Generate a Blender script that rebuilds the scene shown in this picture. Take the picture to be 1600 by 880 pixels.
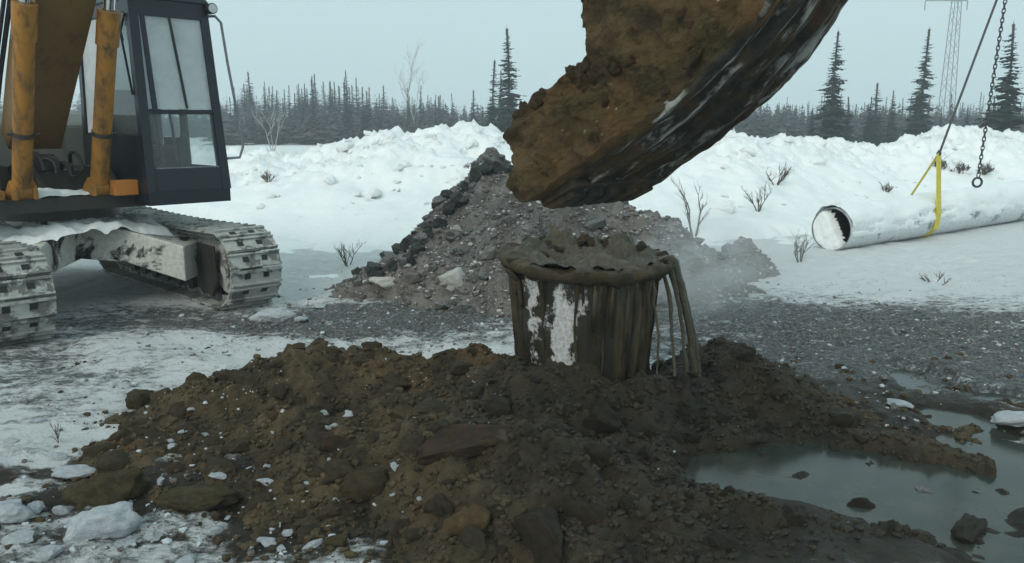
import bpy, bmesh, math, random
import numpy as np
from mathutils import Vector, Matrix

for o in list(bpy.data.objects):
    bpy.data.objects.remove(o, do_unlink=True)
SC = bpy.context.scene
COL = SC.collection
R = math.radians

# ------------------------------------------------------------------ camera
CAM_H = 2.10
FPX = 1300.0                       # focal length in pixels of the 1600 px wide photograph
TILT = math.atan((440 - 195) / FPX)
cam_d = bpy.data.cameras.new('camera')
cam_d.sensor_width = 36.0
cam_d.lens = 36.0 * FPX / 1600.0
cam_d.clip_start = 0.05
cam_d.clip_end = 5000
cam = bpy.data.objects.new('camera', cam_d)
COL.objects.link(cam)
cam.location = (0, 0, CAM_H)
cam.rotation_euler = (math.pi / 2 - TILT, 0, 0)
SC.camera = cam

# ------------------------------------------------------------------ sky, sun, exposure
SUN_EL, SUN_AZ = R(34), R(-152)
world = bpy.data.worlds.new('World')
SC.world = world
world.use_nodes = True
wn, wl = world.node_tree.nodes, world.node_tree.links
wn.clear()
w_out = wn.new('ShaderNodeOutputWorld')
w_bg = wn.new('ShaderNodeBackground')
w_bg.inputs['Strength'].default_value = 0.10
w_sky = wn.new('ShaderNodeTexSky')
w_sky.sky_type = 'NISHITA'
w_sky.sun_disc = False
w_sky.sun_elevation = SUN_EL
w_sky.sun_rotation = SUN_AZ
w_sky.air_density = 1.5
w_sky.dust_density = 4.0
w_mix = wn.new('ShaderNodeMix')
w_mix.data_type = 'RGBA'
w_mix.inputs[0].default_value = 0.88          # an even overcast sheet over the clear sky
w_mix.inputs[7].default_value = (6.2, 8.3, 8.75, 1)
wl.new(w_sky.outputs[0], w_mix.inputs[6])
wl.new(w_mix.outputs[2], w_bg.inputs['Color'])
wl.new(w_bg.outputs[0], w_out.inputs[0])

sun_d = bpy.data.lights.new('sun', 'SUN')
sun_d.energy = 1.5
sun_d.angle = R(30)
sun_d.color = (1.0, 0.95, 0.86)
sun = bpy.data.objects.new('sun', sun_d)
COL.objects.link(sun)
sd = Vector((math.sin(SUN_AZ) * math.cos(SUN_EL), math.cos(SUN_AZ) * math.cos(SUN_EL), math.sin(SUN_EL)))
sun.rotation_euler = sd.to_track_quat('Z', 'Y').to_euler()
sun.location = sd * 30

SC.view_settings.view_transform = 'Standard'
SC.view_settings.look = 'None'
SC.view_settings.exposure = 0.0
SC.view_settings.gamma = 1.0
SC.view_settings.use_curve_mapping = False
SC.render.engine = 'CYCLES'
SC.cycles.use_denoising = True
SC.cycles.max_bounces = 6
SC.cycles.diffuse_bounces = 3
SC.cycles.glossy_bounces = 3
SC.cycles.transparent_max_bounces = 8
SC.cycles.volume_bounces = 1

# ------------------------------------------------------------------ helpers: projection
_f = Vector((0, math.cos(TILT), -math.sin(TILT)))
_u = Vector((0, math.sin(TILT), math.cos(TILT)))


def ray(px, py):
    return Vector((1, 0, 0)) * ((px - 800) / FPX) + _u * ((440 - py) / FPX) + _f


def at(px, py, Y):
    """point seen at a photo pixel that stands Y metres out along the ground"""
    r = ray(px, py)
    k = Y / r.y
    return Vector((r.x * k, Y, CAM_H + r.z * k))


def gnd(px, py, z=0.0):
    r = ray(px, py)
    k = (z - CAM_H) / r.z
    return Vector((r.x * k, r.y * k, z))


# ------------------------------------------------------------------ helpers: noise
_rng = np.random.RandomState(7)
_perm = np.tile(_rng.permutation(256), 3)
_grad = _rng.normal(size=(256, 3))
_grad /= np.linalg.norm(_grad, axis=1)[:, None]


def perlin(x, y, z=0.0):
    x, y, z = np.broadcast_arrays(np.asarray(x, float), np.asarray(y, float), np.asarray(z, float))
    xi, yi, zi = np.floor(x).astype(int), np.floor(y).astype(int), np.floor(z).astype(int)
    xf, yf, zf = x - xi, y - yi, z - zi
    u, v, w = [t * t * t * (t * (t * 6 - 15) + 10) for t in (xf, yf, zf)]

    def g(dx, dy, dz):
        h = _perm[(_perm[(_perm[(xi + dx) & 255] + yi + dy) & 255] + zi + dz) & 255]
        gr = _grad[h]
        return gr[..., 0] * (xf - dx) + gr[..., 1] * (yf - dy) + gr[..., 2] * (zf - dz)

    def lerp(a, b, t):
        return a + (b - a) * t
    return lerp(lerp(lerp(g(0, 0, 0), g(1, 0, 0), u), lerp(g(0, 1, 0), g(1, 1, 0), u), v),
                lerp(lerp(g(0, 0, 1), g(1, 0, 1), u), lerp(g(0, 1, 1), g(1, 1, 1), u), v), w) * 1.5


def fbm(x, y, z=0.0, octv=5, gain=0.5, lac=2.03):
    s, a, f = 0, 1.0, 1.0
    for _ in range(octv):
        s = s + a * perlin(np.asarray(x) * f + 13.1, np.asarray(y) * f + 7.7, np.asarray(z) * f + 3.3)
        a *= gain
        f *= lac
    return s


def ridged(x, y, z=0.0, octv=4):
    s, a, f = 0, 1.0, 1.0
    for _ in range(octv):
        s = s + a * (0.5 - np.abs(perlin(np.asarray(x) * f + 5.1, np.asarray(y) * f + 9.7, np.asarray(z) * f)))
        a *= 0.5
        f *= 2.1
    return s


def sstep(a, b, x):
    t = np.clip((np.asarray(x, float) - a) / (b - a), 0, 1)
    return t * t * (3 - 2 * t)


# ------------------------------------------------------------------ helpers: meshes
def link(o, parent=None):
    COL.objects.link(o)
    if parent is not None:
        o.parent = parent
    return o


def tag(o, label=None, cat=None, group=None, kind=None):
    if label:
        o['label'] = label
    if cat:
        o['category'] = cat
    if group:
        o['group'] = group
    if kind:
        o['kind'] = kind
    return o


def empty(name, loc=(0, 0, 0), rz=0.0, parent=None):
    o = bpy.data.objects.new(name, None)
    o.location = loc
    o.rotation_euler = (0, 0, rz)
    o.empty_display_size = 0.2
    return link(o, parent)


def add_mesh(name, verts, faces, mats, parent=None, smooth=False, attrs=None, fmat=None):
    me = bpy.data.meshes.new(name)
    verts = np.asarray(verts, dtype=float)
    me.from_pydata(verts.tolist() if len(verts) else [], [], faces if isinstance(faces, list) else np.asarray(faces).tolist())
    if not isinstance(mats, (list, tuple)):
        mats = [mats]
    for m in mats:
        me.materials.append(m)
    if fmat is not None:
        me.polygons.foreach_set('material_index', np.asarray(fmat, dtype=np.int32))
    me.polygons.foreach_set('use_smooth', np.full(len(me.polygons), bool(smooth)))
    for k, a in (attrs or {}).items():
        at_ = me.attributes.new(k, 'FLOAT', 'POINT')
        at_.data.foreach_set('value', np.asarray(a, dtype=np.float32).ravel())
    me.update()
    return link(bpy.data.objects.new(name, me), parent)


def grid_faces(nu, nv, closed_v=False):
    """vertex index i*nv+j"""
    i, j = np.meshgrid(np.arange(nu - 1), np.arange(nv if closed_v else nv - 1), indexing='ij')
    j2 = (j + 1) % nv
    return np.stack([i * nv + j, (i + 1) * nv + j, (i + 1) * nv + j2, i * nv + j2], -1).reshape(-1, 4)


class MB:
    def __init__(s):
        s.v, s.f, s.m = [], [], []
        s.mi = 0

    def add(s, vs, fs):
        b = len(s.v)
        s.v += [tuple(p) for p in vs]
        for f in fs:
            s.f.append([b + int(i) for i in f])
            s.m.append(s.mi)
        return s

    def box(s, lo, hi, top=None):
        """axis box; top=(dx0,dx1,dy0,dy1) shifts the top edges"""
        x0, y0, z0 = lo
        x1, y1, z1 = hi
        a, b, c, d = top or (0, 0, 0, 0)
        vs = [(x0, y0, z0), (x1, y0, z0), (x1, y1, z0), (x0, y1, z0),
              (x0 + a, y0 + c, z1), (x1 + b, y0 + c, z1), (x1 + b, y1 + d, z1), (x0 + a, y1 + d, z1)]
        return s.add(vs, [(3, 2, 1, 0), (4, 5, 6, 7), (0, 1, 5, 4), (1, 2, 6, 5), (2, 3, 7, 6), (3, 0, 4, 7)])

    def bar(s, p, q, w, h, up=(0, 0, 1)):
        p, q = Vector(p), Vector(q)
        d = (q - p).normalized()
        a = d.cross(Vector(up))
        if a.length < 1e-4:
            a = d.cross(Vector((1, 0, 0)))
        a.normalize()
        b = a.cross(d)
        vs = []
        for c in (p, q):
            vs += [c - a * w / 2 - b * h / 2, c + a * w / 2 - b * h / 2, c + a * w / 2 + b * h / 2, c - a * w / 2 + b * h / 2]
        return s.add(vs, [(3, 2, 1, 0), (4, 5, 6, 7), (0, 1, 5, 4), (1, 2, 6, 5), (2, 3, 7, 6), (3, 0, 4, 7)])

    def tube(s, pts, rad, n=8, caps=True):
        pts = [Vector(p) for p in pts]
        k = len(pts)
        rad = list(rad) if hasattr(rad, '__len__') else [rad] * k
        t0 = (pts[1] - pts[0]).normalized()
        a = t0.orthogonal().normalized()
        vs = []
        for i, p in enumerate(pts):
            t = (pts[min(i + 1, k - 1)] - pts[max(i - 1, 0)]).normalized()
            a = (a - t * a.dot(t))
            a = a.normalized() if a.length > 1e-6 else t.orthogonal().normalized()
            b = t.cross(a)
            for j in range(n):
                th = 2 * math.pi * j / n
                vs.append(p + (a * math.cos(th) + b * math.sin(th)) * rad[i])
        fs = grid_faces(k, n, True).tolist()
        fs = [f[::-1] for f in fs]
        if caps:
            fs.append(list(range(n))[::-1])
            fs.append([(k - 1) * n + j for j in range(n)])
        return s.add(vs, fs)

    def cyl(s, p, q, r, n=16, r2=None):
        return s.tube([p, q], [r, r if r2 is None else r2], n)

    def prism(s, poly, y0, y1):
        """poly in (x,z), extruded along y"""
        n = len(poly)
        vs = [(x, y0, z) for x, z in poly] + [(x, y1, z) for x, z in poly]
        fs = [list(range(n)), list(range(n, 2 * n))[::-1]]
        fs += [[i, i + n, (i + 1) % n + n, (i + 1) % n] for i in range(n)]
        return s.add(vs, fs)

    def build(s, name, mats, parent=None, smooth=False, bevel=0.0):
        o = add_mesh(name, s.v, s.f, mats, parent, smooth, fmat=s.m)
        bm = bmesh.new()
        bm.from_mesh(o.data)
        bmesh.ops.recalc_face_normals(bm, faces=bm.faces)
        bm.to_mesh(o.data)
        bm.free()
        if smooth:
            md = o.modifiers.new('edges', 'EDGE_SPLIT')
            md.split_angle = R(38)
        if bevel:
            md = o.modifiers.new('bevel', 'BEVEL')
            md.width = bevel
            md.segments = 2
            md.limit_method = 'ANGLE'
        return o


# ------------------------------------------------------------------ helpers: materials
class NT:
    def __init__(s, name):
        s.mat = bpy.data.materials.new(name)
        s.mat.use_nodes = True
        s.n, s.l = s.mat.node_tree.nodes, s.mat.node_tree.links
        s.n.clear()
        s.out = s.n.new('ShaderNodeOutputMaterial')
        s.b = s.n.new('ShaderNodeBsdfPrincipled')
        s.l.new(s.b.outputs[0], s.out.inputs[0])
        s.co = s.n.new('ShaderNodeTexCoord')

    def put(s, sock, v):
        if hasattr(v, 'is_linked') or hasattr(v, 'links'):
            s.l.new(v, sock)
        else:
            if sock.type == 'RGBA' and len(v) == 3:
                v = (*v, 1)
            sock.default_value = v

    def pos(s, kind='Object', scale=None):
        o = s.co.outputs[kind]
        if scale:
            m = s.n.new('ShaderNodeMapping')
            m.inputs['Scale'].default_value = scale
            s.l.new(o, m.inputs[0])
            return m.outputs[0]
        return o

    def geo(s):
        g = s.n.new('ShaderNodeNewGeometry')
        return g

    def noise(s, scale, detail=6, rough=0.6, vec=None, dist=0.0):
        t = s.n.new('ShaderNodeTexNoise')
        t.inputs['Scale'].default_value = scale
        t.inputs['Detail'].default_value = detail
        t.inputs['Roughness'].default_value = rough
        t.inputs['Distortion'].default_value = dist
        s.l.new(vec if vec is not None else s.pos(), t.inputs['Vector'])
        return t.outputs[0]

    def voro(s, scale, vec=None, feat='F1', out=0):
        t = s.n.new('ShaderNodeTexVoronoi')
        t.feature = feat
        t.inputs['Scale'].default_value = scale
        s.l.new(vec if vec is not None else s.pos(), t.inputs['Vector'])
        return t.outputs[out]

    def math(s, op, a, b=0.0, clamp=False):
        m = s.n.new('ShaderNodeMath')
        m.operation = op
        m.use_clamp = clamp
        s.put(m.inputs[0], a)
        s.put(m.inputs[1], b)
        return m.outputs[0]

    def step(s, v, a, b, lo=0.0, hi=1.0):
        m = s.n.new('ShaderNodeMapRange')
        m.interpolation_type = 'SMOOTHSTEP'
        s.l.new(v, m.inputs[0])
        m.inputs[1].default_value, m.inputs[2].default_value = a, b
        m.inputs[3].default_value, m.inputs[4].default_value = lo, hi
        return m.outputs[0]

    def mix(s, f, a, b):
        m = s.n.new('ShaderNodeMix')
        m.data_type = 'RGBA'
        s.put(m.inputs[0], f)
        s.put(m.inputs[6], a)
        s.put(m.inputs[7], b)
        return m.outputs[2]

    def attr(s, name):
        a = s.n.new('ShaderNodeAttribute')
        a.attribute_name = name
        return a.outputs['Fac']

    def rnd(s):
        return s.n.new('ShaderNodeObjectInfo').outputs['Random']

    def bump(s, h, strength=0.4, dist=0.02):
        b = s.n.new('ShaderNodeBump')
        b.inputs['Strength'].default_value = strength
        b.inputs['Distance'].default_value = dist
        s.l.new(h, b.inputs['Height'])
        s.l.new(b.outputs[0], s.b.inputs['Normal'])

    def set(s, **k):
        names = {'col': 'Base Color', 'rough': 'Roughness', 'metal': 'Metallic', 'spec': 'Specular IOR Level',
                 'sss': 'Subsurface Weight', 'alpha': 'Alpha', 'trans': 'Transmission Weight', 'coat': 'Coat Weight'}
        for a, v in k.items():
            s.put(s.b.inputs[names[a]], v)
        return s


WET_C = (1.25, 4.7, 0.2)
SNOW = (0.87, 0.89, 0.88)
DIRTY = (0.36, 0.38, 0.38)


def m_snow():
    t = NT('snow')
    n1 = t.noise(1.1, 6, 0.6)
    n2 = t.noise(9, 8, 0.7)
    c = t.mix(t.step(n1, 0.45, 0.8), SNOW, (0.76, 0.80, 0.82))
    dirt = t.step(t.noise(3.2, 11, 0.78), 0.60, 0.68)
    c = t.mix(t.math('MULTIPLY', dirt, 0.45), c, (0.30, 0.29, 0.26))
    t.set(col=c, rough=0.75, spec=0.25)
    t.bump(t.math('ADD', t.math('MULTIPLY', n2, 1.0), t.math('MULTIPLY', t.noise(30, 4, 0.7), 0.3)), 0.6, 0.05)
    return t.mat


def m_ground():
    """snow trampled into grey gravel and mud; the amounts are per-vertex masks"""
    t = NT('trampled_snow')
    d, mud = t.attr('dirt'), t.attr('mud')
    n = t.noise(2.1, 10, 0.72, t.pos('Object', (0.55, 1.25, 1)))
    nf = t.noise(12, 9, 0.78, t.pos('Object', (0.7, 1.1, 1)))
    nff = t.noise(55, 5, 0.7)
    f = t.math('ADD', d, t.math('ADD', t.math('MULTIPLY', t.math('SUBTRACT', n, 0.5), 1.4),
                                t.math('MULTIPLY', t.math('SUBTRACT', nf, 0.5), 1.9)))
    c = t.mix(t.step(f, 0.14, 0.46), (0.85, 0.87, 0.87), (0.50, 0.515, 0.515))
    grav = t.mix(t.step(t.noise(26, 8, 0.8), 0.42, 0.60), (0.060, 0.066, 0.065), (0.225, 0.23, 0.225))
    grav = t.mix(t.math('MULTIPLY', t.step(t.noise(6.5, 8, 0.8), 0.55, 0.62), t.step(nff, 0.45, 0.55)), grav, (0.62, 0.65, 0.66))
    c = t.mix(t.step(f, 0.34, 0.60), c, grav)
    fm = t.math('ADD', mud, t.math('ADD', t.math('MULTIPLY', t.math('SUBTRACT', n, 0.5), 0.7),
                                   t.math('MULTIPLY', t.math('SUBTRACT', nf, 0.5), 0.9)))
    mcol = t.mix(t.step(nf, 0.35, 0.68), (0.018, 0.016, 0.011), (0.055, 0.043, 0.024))
    mk = t.step(fm, 0.35, 0.62)
    c = t.mix(mk, c, mcol)
    t.set(col=c, rough=t.math('SUBTRACT', t.math('SUBTRACT', 0.85, t.math('MULTIPLY', mk, 0.35)), t.math('MULTIPLY', t.step(f, 0.4, 0.8), 0.22)), spec=0.35)
    t.bump(t.math('ADD', nf, t.math('MULTIPLY', nff, 0.6)), 1.0, 0.06)
    return t.mat


def m_soil(name, dark, light, red=None, speck=0.0, bumpd=0.05, obj_rand=False, rough=0.85, coord='Object', snow=0.0, wet=False):
    t = NT(name)
    p = t.pos(coord)
    n = t.noise(3.0, 8, 0.7, p)
    nf = t.noise(16, 8, 0.75, p)
    v = t.math('ADD', t.math('MULTIPLY', n, 0.6), t.math('MULTIPLY', nf, 0.4))
    c = t.mix(t.step(v, 0.36, 0.66), dark, light)
    if red:
        k = t.step(t.noise(1.7, 5, 0.6, p), 0.56, 0.72)
        c = t.mix(t.math('MULTIPLY', k, 0.7), c, red)
    if obj_rand:
        r = t.rnd()
        c = t.mix(t.math('MULTIPLY', r, 0.45), c, t.mix(t.step(r, 0.55, 1.0), dark, red or light))
    if speck:
        s = t.voro(30, p, out=0)
        sp = t.math('MULTIPLY', t.step(s, 0.20, 0.13), t.step(t.noise(2.2, 4, 0.6, p), 0.56 - speck * 0.2, 0.72))
        c = t.mix(sp, c, (0.62, 0.64, 0.63))
    if snow:
        g = t.geo()
        sx = t.n.new('ShaderNodeSeparateXYZ')
        t.l.new(g.outputs['Normal'], sx.inputs[0])
        k = t.math('MULTIPLY', t.step(sx.outputs[2], 0.35, 0.9), t.step(nf, 0.60 - snow * 0.35, 0.66 - snow * 0.3))
        c = t.mix(k, c, (0.70, 0.73, 0.75))
    rg = rough
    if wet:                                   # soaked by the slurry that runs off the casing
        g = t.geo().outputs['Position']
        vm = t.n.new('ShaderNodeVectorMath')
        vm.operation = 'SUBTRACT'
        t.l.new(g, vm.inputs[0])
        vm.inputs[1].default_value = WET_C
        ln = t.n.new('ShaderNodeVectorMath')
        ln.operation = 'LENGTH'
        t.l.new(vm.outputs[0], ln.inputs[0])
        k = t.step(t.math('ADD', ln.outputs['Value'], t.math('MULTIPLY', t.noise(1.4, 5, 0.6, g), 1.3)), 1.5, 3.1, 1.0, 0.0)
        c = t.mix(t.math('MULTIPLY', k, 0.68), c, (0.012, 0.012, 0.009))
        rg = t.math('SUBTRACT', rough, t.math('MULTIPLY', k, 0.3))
    t.set(col=c, rough=rg, spec=0.3)
    t.bump(t.math('ADD', nf, t.math('MULTIPLY', t.noise(60, 4, 0.7, p), 0.4)), 0.8, bumpd)
    return t.mat


def m_paint(name, col, dirtc=(0.06, 0.045, 0.03), amount=0.5, snow=0.0, sscale=1.9, world=False, rough=0.45, streak=(6, 6, 1.2), snowc=(0.62, 0.63, 0.60)):
    t = NT(name)
    n = t.noise(1.0, 8, 0.65, t.pos('Object', streak))
    nf = t.noise(22, 6, 0.7)
    k = t.step(t.math('ADD', t.math('MULTIPLY', n, 0.75), t.math('MULTIPLY', nf, 0.25)), 0.62 - amount * 0.22, 0.78 - amount * 0.12)
    c = t.mix(k, col, dirtc)
    if snow:
        m = t.noise(sscale, 9, 0.66, t.geo().outputs['Position'] if world else None, 0.3)
        sk = t.step(m, 0.60 - snow * 0.28, 0.675 - snow * 0.28)
        c = t.mix(sk, c, t.mix(t.step(nf, 0.35, 0.7), snowc, tuple(x * 0.72 for x in snowc)))
        t.bump(t.math('ADD', t.math('MULTIPLY', sk, 0.9), t.math('MULTIPLY', nf, 0.25)), 0.7, 0.03)
    else:
        t.bump(nf, 0.15, 0.01)
    t.set(col=c, rough=t.math('ADD', rough, t.math('MULTIPLY', k, 0.3)), spec=0.4)
    return t.mat


def m_plain(name, col, rough=0.6, metal=0.0, var=0.3, scale=8):
    t = NT(name)
    c = t.mix(t.step(t.noise(scale, 6, 0.65), 0.35, 0.7), col, tuple(x * (1 - var) for x in col))
    t.set(col=c, rough=rough, metal=metal)
    return t.mat


def m_glass(name, frost, tint=(0.80, 0.86, 0.86)):
    t = NT(name)
    t.n.remove(t.b)
    tr = t.n.new('ShaderNodeBsdfTransparent')
    tr.inputs[0].default_value = (*tint, 1)
    gl = t.n.new('ShaderNodeBsdfGlossy')
    gl.inputs['Roughness'].default_value = 0.06
    tl = t.n.new('ShaderNodeBsdfTranslucent')
    tl.inputs[0].default_value = (0.8, 0.82, 0.82, 1)
    df = t.n.new('ShaderNodeBsdfDiffuse')
    df.inputs[0].default_value = (0.72, 0.75, 0.76, 1)
    fr = t.n.new('ShaderNodeLayerWeight')
    fr.inputs[0].default_value = 0.5
    a = t.n.new('ShaderNodeMixShader')
    t.l.new(t.math('ADD', 0.03, t.math('MULTIPLY', t.math('POWER', fr.outputs['Facing'], 5.0), 0.9)), a.inputs[0])
    t.l.new(tr.outputs[0], a.inputs[1])
    t.l.new(gl.outputs[0], a.inputs[2])
    b = t.n.new('ShaderNodeMixShader')
    b.inputs[0].default_value = 0.62
    t.l.new(tl.outputs[0], b.inputs[1])
    t.l.new(df.outputs[0], b.inputs[2])
    c = t.n.new('ShaderNodeMixShader')
    k = t.step(t.noise(2.6, 6, 0.6), 0.3, 0.75, frost * 0.75, min(1, frost * 1.2))
    t.l.new(k, c.inputs[0])
    t.l.new(a.outputs[0], c.inputs[1])
    t.l.new(b.outputs[0], c.inputs[2])
    t.l.new(c.outputs[0], t.out.inputs[0])
    return t.mat


def m_mudwall():
    """thick digging mud: olive, brown and rusty orange smears, dark where it is still wet"""
    t = NT('caked_mud')
    n1, n2, n3 = t.noise(2.2, 7, 0.62, None, 0.5), t.noise(5.5, 8, 0.68, t.pos('Object', (1, 1, 1.4)), 0.3), t.noise(21, 8, 0.75)
    c = t.mix(t.step(n2, 0.36, 0.64), (0.055, 0.040, 0.020), (0.165, 0.108, 0.048))
    c = t.mix(t.math('MULTIPLY', t.step(n1, 0.48, 0.64), 0.65), c, (0.215, 0.108, 0.036))
    c = t.mix(t.math('MULTIPLY', t.step(t.noise(1.6, 5, 0.6, t.pos('Object', (1.3, 1, 0.8))), 0.50, 0.66), 0.8), c, (0.075, 0.066, 0.028))
    c = t.mix(t.math('MULTIPLY', t.step(n3, 0.52, 0.70), 0.55), c, (0.030, 0.024, 0.013))
    c = t.mix(t.math('MULTIPLY', t.step(t.voro(14), 0.13, 0.08), t.step(n1, 0.5, 0.6)), c, (0.40, 0.36, 0.28))
    t.set(col=c, rough=0.78, spec=0.3)
    t.bump(t.math('ADD', t.math('MULTIPLY', n2, 0.8), n3), 1.0, 0.05)
    return t.mat


def m_bucket_steel():
    t = NT('scraped_bucket_steel')
    a, b = t.attr('along'), t.attr('across')
    cx = t.n.new('ShaderNodeCombineXYZ')
    t.l.new(t.math('MULTIPLY', a, 1.5), cx.inputs[0])
    t.l.new(t.math('MULTIPLY', b, 15.0), cx.inputs[1])
    n = t.noise(1.0, 8, 0.62, cx.outputs[0], 0.35)
    cx2 = t.n.new('ShaderNodeCombineXYZ')
    t.l.new(t.math('MULTIPLY', a, 5.0), cx2.inputs[0])
    t.l.new(t.math('MULTIPLY', b, 24.0), cx2.inputs[1])
    n2 = t.noise(1.0, 8, 0.7, cx2.outputs[0], 0.2)
    nf = t.noise(18, 8, 0.7)
    c = t.mix(t.step(nf, 0.35, 0.7), (0.020, 0.022, 0.020), (0.055, 0.050, 0.040))
    c = t.mix(t.math('MULTIPLY', t.step(t.noise(5, 6, 0.7), 0.44, 0.66), 0.85), c, (0.090, 0.056, 0.026))
    c = t.mix(t.math('MULTIPLY', t.step(t.math('ADD', t.math('MULTIPLY', n, 0.65), t.math('MULTIPLY', n2, 0.35)), 0.515, 0.61), 0.85), c, (0.42, 0.43, 0.41))
    t.set(col=c, rough=0.82, spec=0.25)
    t.bump(t.math('ADD', t.math('MULTIPLY', n, 1.2), nf), 0.8, 0.04)
    return t.mat


def m_water():
    t = NT('muddy_water')
    n = t.noise(2.2, 5, 0.6)
    c = t.mix(t.step(n, 0.35, 0.7), (0.026, 0.034, 0.028), (0.050, 0.055, 0.045))
    t.set(col=c, rough=0.16, spec=0.28)
    t.bump(t.noise(7, 3, 0.5), 0.05, 0.01)
    return t.mat


def m_casing():
    """black tarred steel with vertical runs and peeled patches of frost"""
    t = NT('frosted_black_casing')
    n = t.noise(1.0, 8, 0.65, t.pos('Object', (9, 9, 1.4)), 0.4)
    big = t.noise(2.4, 7, 0.7, t.pos('Object', (1, 1, 0.8)), 0.5)
    nf = t.noise(40, 6, 0.7)
    frost = t.attr('frost')
    base = t.mix(t.step(n, 0.35, 0.7), (0.012, 0.012, 0.010), (0.035, 0.030, 0.018))
    k = t.step(t.math('ADD', frost, t.math('ADD', t.math('MULTIPLY', t.math('SUBTRACT', n, 0.5), 1.5), t.math('ADD', t.math('MULTIPLY', t.math('SUBTRACT', big, 0.5), 1.3), t.math('MULTIPLY', t.math('SUBTRACT', t.noise(12, 8, 0.8), 0.5), 2.4)))), 0.42, 0.62)
    c = t.mix(k, base, t.mix(t.step(nf, 0.35, 0.65), (0.54, 0.54, 0.54), (0.30, 0.30, 0.29)))
    fm = t.attr('film')
    mcol = t.mix(t.step(t.noise(1.0, 7, 0.7, t.pos('Object', (16, 16, 2))), 0.38, 0.62), (0.014, 0.012, 0.007), (0.070, 0.054, 0.029))
    c = t.mix(fm, c, mcol)
    t.set(col=c, rough=t.math('SUBTRACT', t.math('ADD', 0.35, t.math('MULTIPLY', k, 0.45)), t.math('MULTIPLY', fm, 0.15)))
    t.bump(t.math('ADD', n, t.math('MULTIPLY', k, 0.4)), 0.5, 0.02)
    return t.mat


def m_needles(name, dark, light, snow):
    t = NT(name)
    n = t.noise(1.6, 3, 0.6)
    c = t.mix(t.step(n, 0.35, 0.7), dark, light)
    c = t.mix(t.math('MULTIPLY', t.rnd(), 0.5), c, dark)
    if snow:
        c = t.mix(t.math('MULTIPLY', t.step(t.noise(3.1, 5, 0.7), 0.60, 0.66), snow), c, (0.6, 0.64, 0.66))
    t.set(col=c, rough=0.8, spec=0.2)
    return t.mat


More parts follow.
